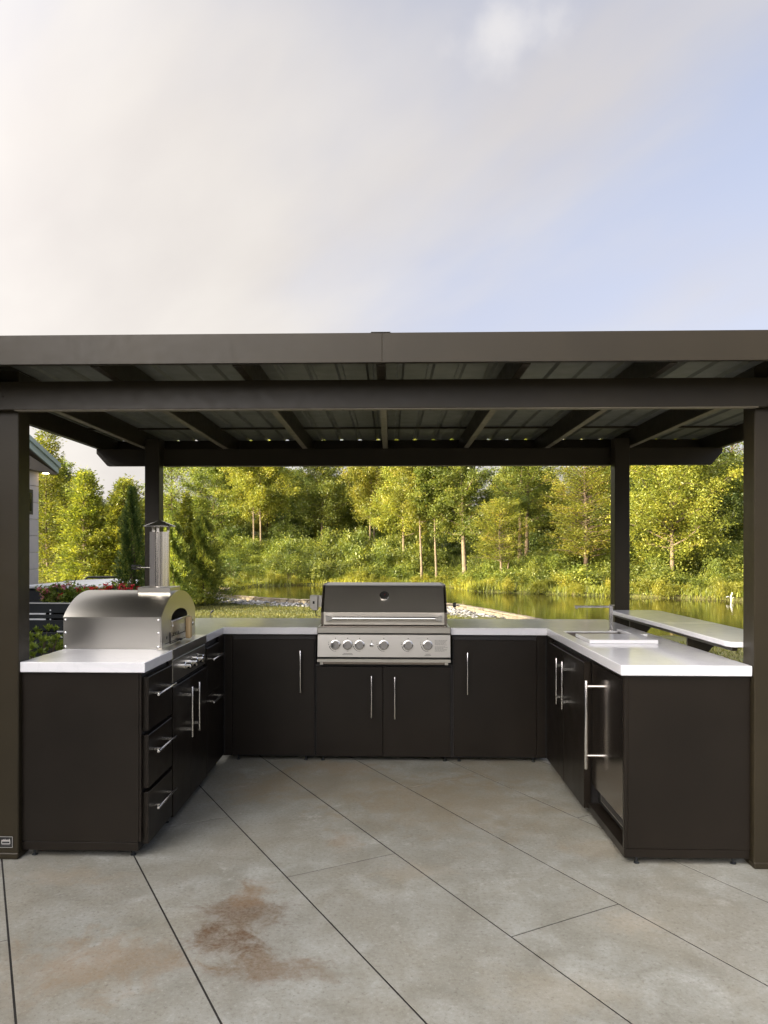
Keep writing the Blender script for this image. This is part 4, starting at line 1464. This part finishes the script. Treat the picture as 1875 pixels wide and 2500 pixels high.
plant('upright_evergreen', 'wide green evergreen at the end of the row beside the white stones', 'tree', -6.80, 26.6, arbor(49, 3.2, .92, 18000, .095), 'leaf_conifer', 'bark_dark', GH, z=-.45)

# ------------------------------------------------------------------ wood and undergrowth read as masses


def build_wood():
    protos = [broadleaf(60 + i, 8.0, 2.9, .6, 90, .155, .14, ((0, 0, 0),), (0, 0), 34) for i in range(4)]
    rg = np.random.default_rng(7)
    spots = []
    for y0 in (66, 74, 83, 93):
        x = -46.0
        while x < 62:
            spots.append((x + rg.uniform(-1.4, 1.4), y0 + rg.uniform(-3, 3)))
            x += rg.uniform(3.0, 4.4)
    for x in np.arange(16, 40, 3.4): spots.append((x + rg.uniform(-1, 1), 50 + rg.uniform(-3, 4)))
    for x in np.arange(-60, -16, 4): spots.append((x, 46 + rg.uniform(-3, 3)))
    o = bpy.data.objects.new('background_wood', None)
    link(o)
    o['kind'] = 'stuff'; o['label'] = 'dense mixed wood closing the view behind the pond'; o['category'] = 'wood'
    mats = ('leaf_broad', 'leaf_gold', 'leaf_broad', 'leaf_dark')
    CM = [quad_mesh('wood_crown', *arr, mat=mats[i]) for i, (tb, arr) in enumerate(protos)]
    TM = [wood_mesh('wood_trunk', tb, 'bark_dark') for tb, arr in protos]
    for x, y in spots:
        p = rg.integers(4)
        s = rg.uniform(.62, 1.0) * (1.0 if y < 80 else 1.12)
        ang = math.degrees(math.atan2(x, y))
        if 5.6 < ang < 8.6 and y > 60: s *= .50         # gap of sky
        if ang < -12.5: s *= .66
        if -15.5 < ang < -12.5: s *= .85
        rz = rg.uniform(0, 6.28)
        for nm, me in (('crown', CM[p]), ('trunk', TM[p])):
            c = bpy.data.objects.new(nm, me); link(c, o)
            c.location = (x, y, gz(x, y) - .1); c.rotation_euler = (0, 0, rz); c.scale = (s * rg.uniform(.95, 1.15), s, s)


build_wood()


def build_undergrowth():
    rg = np.random.default_rng(17)
    protos = [shrub(80 + i, 1.0, 1.0, 26, 80, .095) for i in range(5)]
    SM = [quad_mesh('shrub_mass', *p[1], mat='leaf_shrub') for p in protos]
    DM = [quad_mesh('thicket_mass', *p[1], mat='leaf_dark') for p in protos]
    A = bpy.data.objects.new('bank_shrubs', None); link(A); tag(A, 'tangle of sunlit shrubs and weeds covering the far pond bank', 'undergrowth', None, 'stuff')
    B = bpy.data.objects.new('understorey', None); link(B); tag(B, 'dark understorey thicket at the foot of the far wood', 'undergrowth', None, 'stuff')
    # shrub slope behind the pond and dark understorey at the foot of the wood
    for _ in range(560):
        u = rg.random()
        if u < .48:
            x, y = rg.uniform(-14, 3.5), rg.uniform(48.6, 60)
        elif u < .72:
            x = rg.uniform(3.5, 22); y = rg.uniform(36, 50)
        else:
            x, y = rg.uniform(-34, 36), rg.uniform(60, 68)
        sd = float(pond_sd(np.array([x]), np.array([y]))[0])
        if sd < .7: continue
        h = rg.uniform(.5, 1.5)
        if -14 < x < -8.5 and y < 57: h *= .55            # open bank below the twin stems
        if -8 < x < 2.5 and 50 < y < 58: h *= rg.uniform(1.0, 1.9)
        if y > 60: h *= 1.6
        s = rg.uniform(.8, 1.5) * (1 if y < 60 else 1.3)
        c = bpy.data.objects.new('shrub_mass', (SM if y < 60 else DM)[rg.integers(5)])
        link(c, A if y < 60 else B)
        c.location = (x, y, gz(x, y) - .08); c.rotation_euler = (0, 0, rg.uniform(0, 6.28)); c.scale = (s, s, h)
    SH = []
    Pq = np.array(POND)
    for i in range(20, 38):
        a, b = Pq[i], Pq[(i + 1) % len(Pq)]
        L = np.linalg.norm(b - a)
        if a[0] > 30: continue
        e = (b - a) / L; nr = np.array([e[1], -e[0]])
        for _ in range(int(L * 2.6)):
            p = a + e * rg.uniform(0, L) + nr * rg.uniform(.15, 2.2)
            if pond_sd(np.array([p[0]]), np.array([p[1]]))[0] < .05: continue
            s = rg.uniform(.35, .8); h = rg.uniform(.25, .85) * (.6 if i > 31 else 1)
            v, q, t_ = xf(protos[rg.integers(5)][1], s, rg.uniform(0, 6.28), (p[0], p[1], max(gz(p[0], p[1]), WATER_Z) - .05), h)
            SH.append((v, q, np.clip(t_ * .7 + rg.uniform(-.1, .5), 0, 1)))
    o = obj('shore_weeds', quad_mesh('shore_weeds', *merge(SH), mat='leaf_shore'), 'leaf_shore')
    tag(o, 'low leafy weeds crowding the far water edge', 'undergrowth', None, 'stuff')
    # reeds and tall grass along the far shore
    P = np.array(POND)
    V, T = [], []
    far = list(range(19, 39))
    for i in far:
        a, b = P[i], P[(i + 1) % len(P)]
        L = np.linalg.norm(b - a)
        if a[0] > 30: continue
        n = int(L * 300)
        t = rg.random(n)[:, None]
        e = (b - a) / L
        nr = np.array([e[1], -e[0]])                      # outwards for a counter-clockwise outline
        off = np.abs(rg.normal(size=n)) * 1.3 + .02
        p = a + (b - a) * t + nr * off[:, None]
        sd = pond_sd(p[:, 0], p[:, 1])
        p = p[sd > -.15]
        n = len(p)
        z = np.maximum(height(p[:, 0], p[:, 1]), WATER_Z - .02)
        hgt = rg.uniform(.10, .42, n) * (1 + .6 * np.sin(p[:, 0] * .9) * np.cos(p[:, 1] * .7))
        if i > 32: hgt *= .6
        az = rg.uniform(0, 6.28, n)
        w = .022
        tip = np.stack([p[:, 0] + np.cos(az) * hgt * .35, p[:, 1] + np.sin(az) * hgt * .35, z + hgt], 1)
        l = np.stack([p[:, 0] - np.sin(az) * w, p[:, 1] + np.cos(az) * w, z], 1)
        r = np.stack([p[:, 0] + np.sin(az) * w, p[:, 1] - np.cos(az) * w, z], 1)
        V.append(np.stack([l, r, tip], 1).reshape(-1, 3)); T.append(np.repeat(np.clip(.55 + .3 * np.sin(p[:, 0] * .6 + p[:, 1]) + rg.normal(size=n) * .2, 0, 1), 3))
    V = np.concatenate(V)
    o = obj('shore_grass', quad_mesh('shore_grass', V, np.arange(len(V)).reshape(-1, 3), np.concatenate(T), 'leaf_shore'), 'leaf_shore')
    tag(o, 'tall bright grass along the far water edge', 'grass', None, 'stuff')
    # bank grass
    n = 60000
    x = rg.uniform(-16, 22, n); y = rg.uniform(34, 60, n)
    sd = pond_sd(x, y); k = sd > .4
    x, y = x[k], y[k]; n = len(x)
    z = height(x, y); hgt = rg.uniform(.12, .4, n); az = rg.uniform(0, 6.28, n); w = .03
    tip = np.stack([x + np.cos(az) * hgt * .4, y + np.sin(az) * hgt * .4, z + hgt], 1)
    l = np.stack([x - np.sin(az) * w, y + np.cos(az) * w, z - .02], 1); r = np.stack([x + np.sin(az) * w, y - np.cos(az) * w, z - .02], 1)
    V = np.stack([l, r, tip], 1).reshape(-1, 3)
    o = obj('bank_grass', quad_mesh('bank_grass', V, np.arange(len(V)).reshape(-1, 3), np.repeat(np.clip(rg.normal(size=n) * .25 + .5, 0, 1), 3), 'leaf_shrub'), 'leaf_shrub')
    tag(o, 'rough grass on the slope between the far shrubs', 'grass', None, 'stuff')


build_undergrowth()
plant('bank_bush', 'rounded green bush alone on the left pond bank', 'bush', -9.6, 44.6, shrub(91, .85, 1.75, 34, 60, .10, .4), 'leaf_cedar', 'bark_dark', parts=('stem', 'foliage'))
plant('bank_bush', 'leafy green bush at the water behind the rotisserie motor', 'bush', -6.6, 48.3, shrub(92, 1.1, 1.9, 34, 60, .11, .5), 'leaf_shrub', 'bark_dark', parts=('stem', 'foliage'))


# ------------------------------------------------------------------ pond edge: wall, stones
def along(path, step):
    out = []
    carry = 0.0
    for a, b in zip(path[:-1], path[1:]):
        a, b = np.array(a), np.array(b)
        L = np.linalg.norm(b - a); e = (b - a) / L
        s = carry
        while s < L:
            out.append((a + e * s, math.atan2(e[1], e[0]))); s += step
        carry = s - L
    return out


def build_pond_wall():
    near = POND[0:15]
    back = [POND[36], POND[35], POND[34]] + []
    t = thing('pond_wall', 'low curved wall of tan stone blocks edging the near side of the pond', 'wall', (0, 26.5, -.5))
    t2 = thing('pond_wall', 'short curved stone wall end at the left tip of the pond', 'wall', (-8.6, 37, -.5))
    rg = random.Random(4)

    def rough_box(L, D, H, seed):
        b = bx(-L / 2, L / 2, -D / 2, D / 2, 0, H, .018)
        r = random.Random(seed)
        for v in b.verts: v.co += Vector((r.uniform(-1, 1), r.uniform(-1, 1), r.uniform(-1, 1))) * .009
        me = bpy.data.meshes.new('block'); b.to_mesh(me); b.free()
        me.materials.append(MAT['wall_block'])
        return me
    caps = [rough_box(.445, .24, .05, i) for i in range(4)]
    blks = [rough_box(.295, .24, .14, 10 + i) for i in range(4)]

    def run(path, root, zt):
        base = WL[root]
        for (p, a) in along(path, .45):
            o = bpy.data.objects.new('cap_stone', rg.choice(caps)); link(o, root)
            o.location = Vector((p[0], p[1], zt - .06 + rg.uniform(-.006, .006))) - base; o.rotation_euler = (0, 0, a + rg.uniform(-.02, .02))
        for row, zz in ((0, zt - .203), (1, zt - .346), (2, zt - .49)):
            for (p, a) in along(path, .30):
                if row == 1 and False: continue
                o = bpy.data.objects.new('wall_block', rg.choice(blks)); link(o, root)
                sh = .15 * (row % 2)
                o.location = Vector((p[0] + math.cos(a) * sh, p[1] + math.sin(a) * sh, zz)) - base; o.rotation_euler = (0, 0, a + rg.uniform(-.03, .03))
    run(near, t, -.35)
    run([(-8.2, 35.65), (-8.1, 36.6), (-8.27, 37.6), (-9.25, 39.2)], t2, -.42)
    run([(-9.6, 34.6), (-8.2, 35.65)], t2, -.42)
    # white river stones between lawn and wall
    rgn = np.random.default_rng(9)
    V, Q, T, k = [], [], [], 0
    ico = bmesh.new(); bmesh.ops.create_icosphere(ico, subdivisions=1, radius=1)
    iv = np.array([v.co[:] for v in ico.verts]); iff = np.array([[v.index for v in f.verts] for f in ico.faces]); ico.free()
    P = np.array(near)
    for i in range(len(P) - 1):
        a, b = P[i], P[i + 1]
        L = np.linalg.norm(b - a); e = (b - a) / L
        nr = np.array([e[1], -e[0]])
        for _ in range(int(L * 95)):
            wd = 1.15 if a[0] > -1 else 1.5
            p = a + e * rgn.uniform(0, L) + nr * (.18 + rgn.random() ** 1.1 * wd)
            s = rgn.uniform(.025, .065)
            v = iv * (1 + rgn.normal(size=iv.shape) * .12) * np.array([s * rgn.uniform(.8, 1.5), s * rgn.uniform(.8, 1.3), s * rgn.uniform(.45, .8)])
            an = rgn.uniform(0, 6.28); c_, s_ = math.cos(an), math.sin(an)
            v = np.stack([v[:, 0] * c_ - v[:, 1] * s_, v[:, 0] * s_ + v[:, 1] * c_, v[:, 2]], 1)
            zz = gz(p[0], p[1]) if False else -.53
            v = v + np.array([p[0], p[1], zz + rgn.uniform(0, .05)])
            V.append(v); Q.append(iff + k); T.append(np.full(len(v), rgn.random())); k += len(v)
    o = obj('river_stones', quad_mesh('river_stones', np.concatenate(V), np.concatenate(Q), np.concatenate(T), 'white_stone'), 'white_stone')
    tag(o, 'band of loose white river stones along the pond wall', 'stones', None, 'stuff')


build_pond_wall()

b = tube([(14.9, 32.9, -.85), (14.87, 32.9, -.55), (14.93, 32.88, -.36)], .028, 6)
b = tube([(14.88, 32.9, -.6), (14.75, 32.88, -.52), (14.66, 32.86, -.56)], .016, 5, b)
b = tube([(14.88, 32.9, -.64), (15.0, 32.9, -.56)], .014, 5, b)
tag(obj('driftwood', b, 'trim_grey', smooth=True), 'bleached broken branch standing in the water at the right bank', 'branch')

t = thing('lawn_stake', 'small black stake light standing alone on the lawn', 'stake', (-4.69, 19.1, -.3))
obj('stem', cyl((-4.69, 19.1, -.33), (-4.67, 19.1, -.13), .010, n=8), 'black_plastic', t)
obj('lamp_head', cyl((-4.67, 19.1, -.165), (-4.60, 19.08, -.10), .022, .028, n=10), 'black_plastic', t)
obj('side_arm', cyl((-4.70, 19.1, -.28), (-4.62, 19.1, -.23), .007, n=6), 'black_plastic', t)


# ------------------------------------------------------------------ house, hot tub, planter, shrub on the left
def build_house():
    t = thing('house', 'pale block-sided house with green-edged gable roof at the far left', 'house', (-6.3, 13, -.05))
    xw = -6.305
    ye, yr, zs = 13.1, 1.5, 3.0
    sl = .295
    # core behind the boards
    core = [(ye - .03, -.06), (ye - .03, zs), (yr, zs + sl * (ye - yr)), (-10.0, zs), (-10.0, -.06)]
    obj('wall_core', prism(core, 'x', -17, xw - .03), 'trim_grey', t)
    ch = .294
    n = 0
    z = -.05
    while z < zs + sl * (ye - yr) - .3:
        zt = z + ch - .008
        inset = max(0, (zt - zs) / sl)
        y1 = ye - inset - (.01 if inset else 0)
        y0 = -10.0 + inset
        # each course in long boards, staggered
        cuts = [y1]
        yy = y1 - (1.2 if n % 2 else .6) - .6
        while yy > y0 + .4: cuts.append(yy); yy -= 2.4
        cuts.append(y0)
        for a, c in zip(cuts[1:], cuts[:-1]):
            if c - a < .05: continue
            obj('siding_block', bx(xw - .028, xw, a + .003, c - .003, z, zt, .003), 'siding', t)
        z += ch; n += 1
    w = obj('window', bx(xw - .02, xw + .012, 10.3, 12.87, 2.08, 2.52, .004), 'black_plastic', t)
    obj('pane', bx(xw + .0125, xw + .016, 10.36, 12.81, 2.14, 2.46), 'glass', w)
    # roof slabs with overhang : rake 0.42 past the wall, eaves 0.4
    xo = xw + .17
    r = None
    for s in (1, -1):
        ya, za = (yr, zs + sl * (ye - yr))
        yb = (ye + .42) if s > 0 else (-10.42)
        zb = zs - sl * .42
        poly = [(ya, za + .02), (yb, zb + .02), (yb, zb + .16), (ya, za + .16)]
        rf = obj('roof', prism(poly, 'x', -17.3, xo - .03), 'house_roof', t)
        fp = [(ya, za - .005), (yb + s * .0, zb - .005), (yb + s * .0, zb + .105), (ya, za + .105)]
        obj('rake_board', prism(fp, 'x', xo - .029, xo), 'fascia_green', rf)
        fp = [(ya, za + .112), (yb + s * .03, zb + .10), (yb + s * .03, zb + .185), (ya, za + .197)]
        obj('drip_edge', prism(fp, 'x', xo - .029, xo + .03), 'fascia_green', rf)
        obj('soffit', prism([(ya, za - .002), (yb, zb - .002), (yb, zb + .018), (ya, za + .018)], 'x', xw + .002, xo - .03), 'soffit', rf)
    # boxed return with a lit downlight at the far eave
    ze = zs - sl * .42
    bxr = obj('eave_return', prism([(ye - .75, zs + .10), (ye + .418, ze - .006), (ye + .418, ze - .03), (ye - .75, ze - .03)], 'x', xw + .004, xo - .032), 'soffit', t)
    dl = obj('downlight', cyl((xw + .07, ye + .12, ze - .036), (xw + .07, ye + .12, ze - .0305), .055, n=20), 'lamp_glow', bxr)
    # wing behind the camera
    obj('wing_wall', bx(-6.2, 11, -10.5, -7.6, -.06, 2.75), 'siding', t)
    rf = obj('wing_roof', prism([(-7.0, 2.7), (-7.0, 2.85), (-9.2, 3.6), (-11, 2.85), (-11, 2.7)], 'x', -6.2, 11.4), 'house_roof', t)
    for x in (-4.6, 3.2):
        d = obj('glass_door', bx(x, x + 2.9, -7.62, -7.57, .02, 2.25, .005), 'black_plastic', t)
        obj('pane', bx(x + .08, x + 1.41, -7.569, -7.565, .10, 2.17), 'glass', d)
        obj('pane', bx(x + 1.49, x + 2.82, -7.569, -7.565, .10, 2.17), 'glass', d)


build_house()


def build_garden_left():
    t = thing('hot_tub', 'dark hot tub with a white cover in front of the conifers', 'hot tub', (-4.4, 11.9, 0))
    obj('cabinet', bx(-5.40, -4.30, 10.84, 12.96, -.04, .885, .03), 'black_box', t)
    c = obj('cover', prism([(-5.44, .889), (-5.44, .935), (-4.85, .955), (-4.26, .935), (-4.26, .889)], 'y', 10.80, 13.0, bev=.012), 'spa_white', t)
    obj('cover_fold', bx(-4.862, -4.838, 10.795, 13.005, .89, .9572, .004), 'spa_white', c)
    obj('lifter_bar', tube([(-5.46, 13.06, .92), (-5.4, 13.06, .975), (-4.3, 13.06, .985), (-4.22, 13.06, .92), (-4.22, 13.06, .3)], .018, 8), 'black_plastic', t, smooth=True)
    obj('lifter_arm', tube([(-5.46, 13.06, .92), (-5.46, 12.2, .93)], .016, 8), 'black_plastic', t)
    for i in range(5): obj('cabinet_groove', bx(-5.405, -4.295, 10.832, 10.839, .05 + i * .165, .055 + i * .165 + .006), 'print_ink', t)
    # planter
    t = thing('planter_box', 'black slatted planter box with flowers behind the pizza oven', 'planter', (-4.4, 10.2, 0))
    x0, x1, y0, y1, z1 = -5.25, -3.30, 9.98, 10.5, .735
    zz = 0.0
    for i, (za, zb) in enumerate(((.0, .262), (.285, .335), (.358, .500), (.525, .575), (.600, .722))):
        obj('slat', bx(x0, x1, y0, y0 + .025, za, zb, .003), 'black_box', t)
        obj('slat', bx(x0, x1, y1 - .025, y1, za, zb, .003), 'black_box', t)
    for x in (x0, -4.66, x1 - .04):
        obj('post', bx(x, x + .04, y0 + .026, y0 + .06, -.04, .722), 'black_box', t)
    for x in (x0, x1 - .025): obj('end_board', bx(x, x + .025, y0 + .027, y1 - .027, 0, .722, .003), 'black_box', t)
    obj('rim', bx(x0 - .01, x1 + .01, y0 - .012, y0 + .05, .7225, .737, .003), 'trim_grey', t)
    obj('liner', bx(x0 + .03, x1 - .03, y0 + .065, y1 - .03, .02, .70), 'soil', t)
    s = None
    obj('painted_gap_light', bx(-4.935, -4.705, y0 - .004, y0 - .0005, .577, .598), 'spa_white', t)  # white strips in the slat gaps paint the brightness showing there
    obj('painted_gap_light', bx(-4.935, -4.705, y0 - .004, y0 - .0005, .502, .523), 'spa_white', t)
    obj('painted_gap_light', bx(-4.55, -4.20, y0 - .004, y0 - .0005, .337, .356), 'spa_white', t)
    obj('painted_gap_light', bx(-4.55, -4.20, y0 - .004, y0 - .0005, .264, .283), 'spa_white', t)
    for z in (.512, .588, .636): obj('bolt', cyl((-4.64, y0 - .006, z), (-4.64, y0, z), .011, n=8), 'spa_white', t)
    # flowering plants
    rg = np.random.default_rng(33)
    for i, (x, lab, pm, H) in enumerate(((-4.75, 'pink-flowering plant at the left of the planter', 'petal_pink', .26), (-4.50, 'tall leafy plant with a green spike in the planter', 'petal_pink', .34),
                                         (-4.25, 'plant with bright red flowers beside the oven dome', 'petal_red', .28), (-3.98, 'red-flowering plant behind the oven dome', 'petal_red', .30),
                                         (-3.70, 'plant with thin dark red spikes above the oven dome', 'petal_red', .34))):
        r = thing('flower_plant', lab, 'plant', (x, 10.2, .70), 'flowers in the planter')
        P = rg.normal(size=(22, 3)) * np.array([.10, .08, .07]) + np.array([0, 0, .12])
        arr = clumps(P, .07, 22, .055, .5, rg, .5, .8)
        o = bpy.data.objects.new('leaves', quad_mesh('leaves', *arr, mat='leaf_glossy')); link(o, r); o['kind'] = 'stuff'
        P = rg.normal(size=(9 if i != 1 else 4, 3)) * np.array([.10, .06, .04]) + np.array([0, -.05, H * .72])
        arr = clumps(P, .035, 16, .036, .8, rg, .5, .8)
        o = bpy.data.objects.new('flowers', quad_mesh('flowers', *arr, mat=pm)); link(o, r); o['kind'] = 'stuff'
        st = []
        for p in P[:6]: st.append(tube_np([(p[0] * .3, p[1] * .3, -.02), (p[0] * .8, p[1] * .8, p[2] * .6), tuple(p)], [.006, .005, .003], 4))
        if i in (1, 4):
            for k in range(4):
                dx = rg.uniform(-.12, .12)
                st.append(tube_np([(dx * .5, -.04, .1), (dx * .9, -.05, H * .8), (dx * 1.3, -.05, H * 1.12)], [.007, .006, .002], 4))
        o = bpy.data.objects.new('stems', wood_mesh('stems', st, 'leaf_glossy' if i != 4 else 'bark_dark')); link(o, r); o['kind'] = 'stuff'
    # glossy shrub just outside the left side
    rgs = np.random.default_rng(44)
    n = 190
    d = rand_dirs(n, rgs); d[:, 2] = np.abs(d[:, 2])
    P = d * np.array([.46, .42, .50]) * rgs.uniform(.72, 1.0, (n, 1)) + np.array([0, 0, .33])
    C, D, N_, T = [], [], [], []
    for p, q in zip(P, d):
        m = 13
        az = np.arange(m) * 2.4
        e = rgs.uniform(.2, .9, m)
        a = np.cross(q, (0, 0, 1)); a /= np.linalg.norm(a) + 1e-6
        b_ = np.cross(q, a)
        dd = (np.cos(az)[:, None] * a + np.sin(az)[:, None] * b_) * (1.1 - e[:, None]) + q * e[:, None] + np.array([0, 0, .25])
        dd /= np.linalg.norm(dd, axis=1, keepdims=True)
        C.append(p + dd * .028); D.append(dd); N_.append(np.cross(dd, np.cross(np.tile(q, (m, 1)), dd)) + 1e-3); T.append(np.clip(.25 + .55 * e + rgs.normal(size=m) * .12, 0, 1))
    C, D, N_, T = map(np.concatenate, (C, D, N_, T))
    arr = leaves(C, D, N_, .058, .40, rgs, T)
    tubes = [tube_np([(p[0] * .1, p[1] * .1, 0), (p[0] * .5, p[1] * .5, p[2] * .5), tuple(p)], [.012, .008, .004], 4) for p in P[::4]]
    plant('garden_shrub', 'leafy green shrub beside the left counter, behind the left front post', 'shrub', -3.10, 6.35, (tubes, arr), 'leaf_glossy', 'bark_dark', z=-.03, parts=('stems', 'foliage'))


build_garden_left()


def build_lawn_grass():
    rg = np.random.default_rng(71)
    n = 150000
    y = 6.6 + 22 * rg.random(n) ** .8
    x = rg.uniform(-1, 1, n) * (3.5 + y * .38) - 1.0
    sd = pond_sd(x, y)
    k = (sd > 1.5) & ~((x < -3.1) & (y < 13.3))
    x, y = x[k], y[k]; n = len(x)
    z = height(x, y)
    hgt = rg.uniform(.025, .06, n) * (1 + .25 * np.sin(y * 2.1 + x * .25))
    az = rg.uniform(0, 6.28, n); w = .006 + .0004 * y
    tip = np.stack([x + np.cos(az) * hgt * .6, y + np.sin(az) * hgt * .6, z + hgt], 1)
    l = np.stack([x - np.sin(az) * w, y + np.cos(az) * w, z - .004], 1)
    r = np.stack([x + np.sin(az) * w, y - np.cos(az) * w, z - .004], 1)
    V = np.stack([l, r, tip], 1).reshape(-1, 3)
    T = np.repeat(np.clip(.42 + .2 * np.sin(y * 2.1 + x * .25) + rg.normal(size=n) * .2, 0, 1), 3)
    o = obj('lawn_grass', quad_mesh('lawn_grass', V, np.arange(len(V)).reshape(-1, 3), T, 'leaf_lawn'), 'leaf_lawn')
    tag(o, 'short mown grass between the patio and the pond', 'grass', None, 'stuff')


leaf_mat('leaf_lawn', (.050, .060, .016), (.105, .112, .028), (.20, .175, .048), .35)
build_lawn_grass()
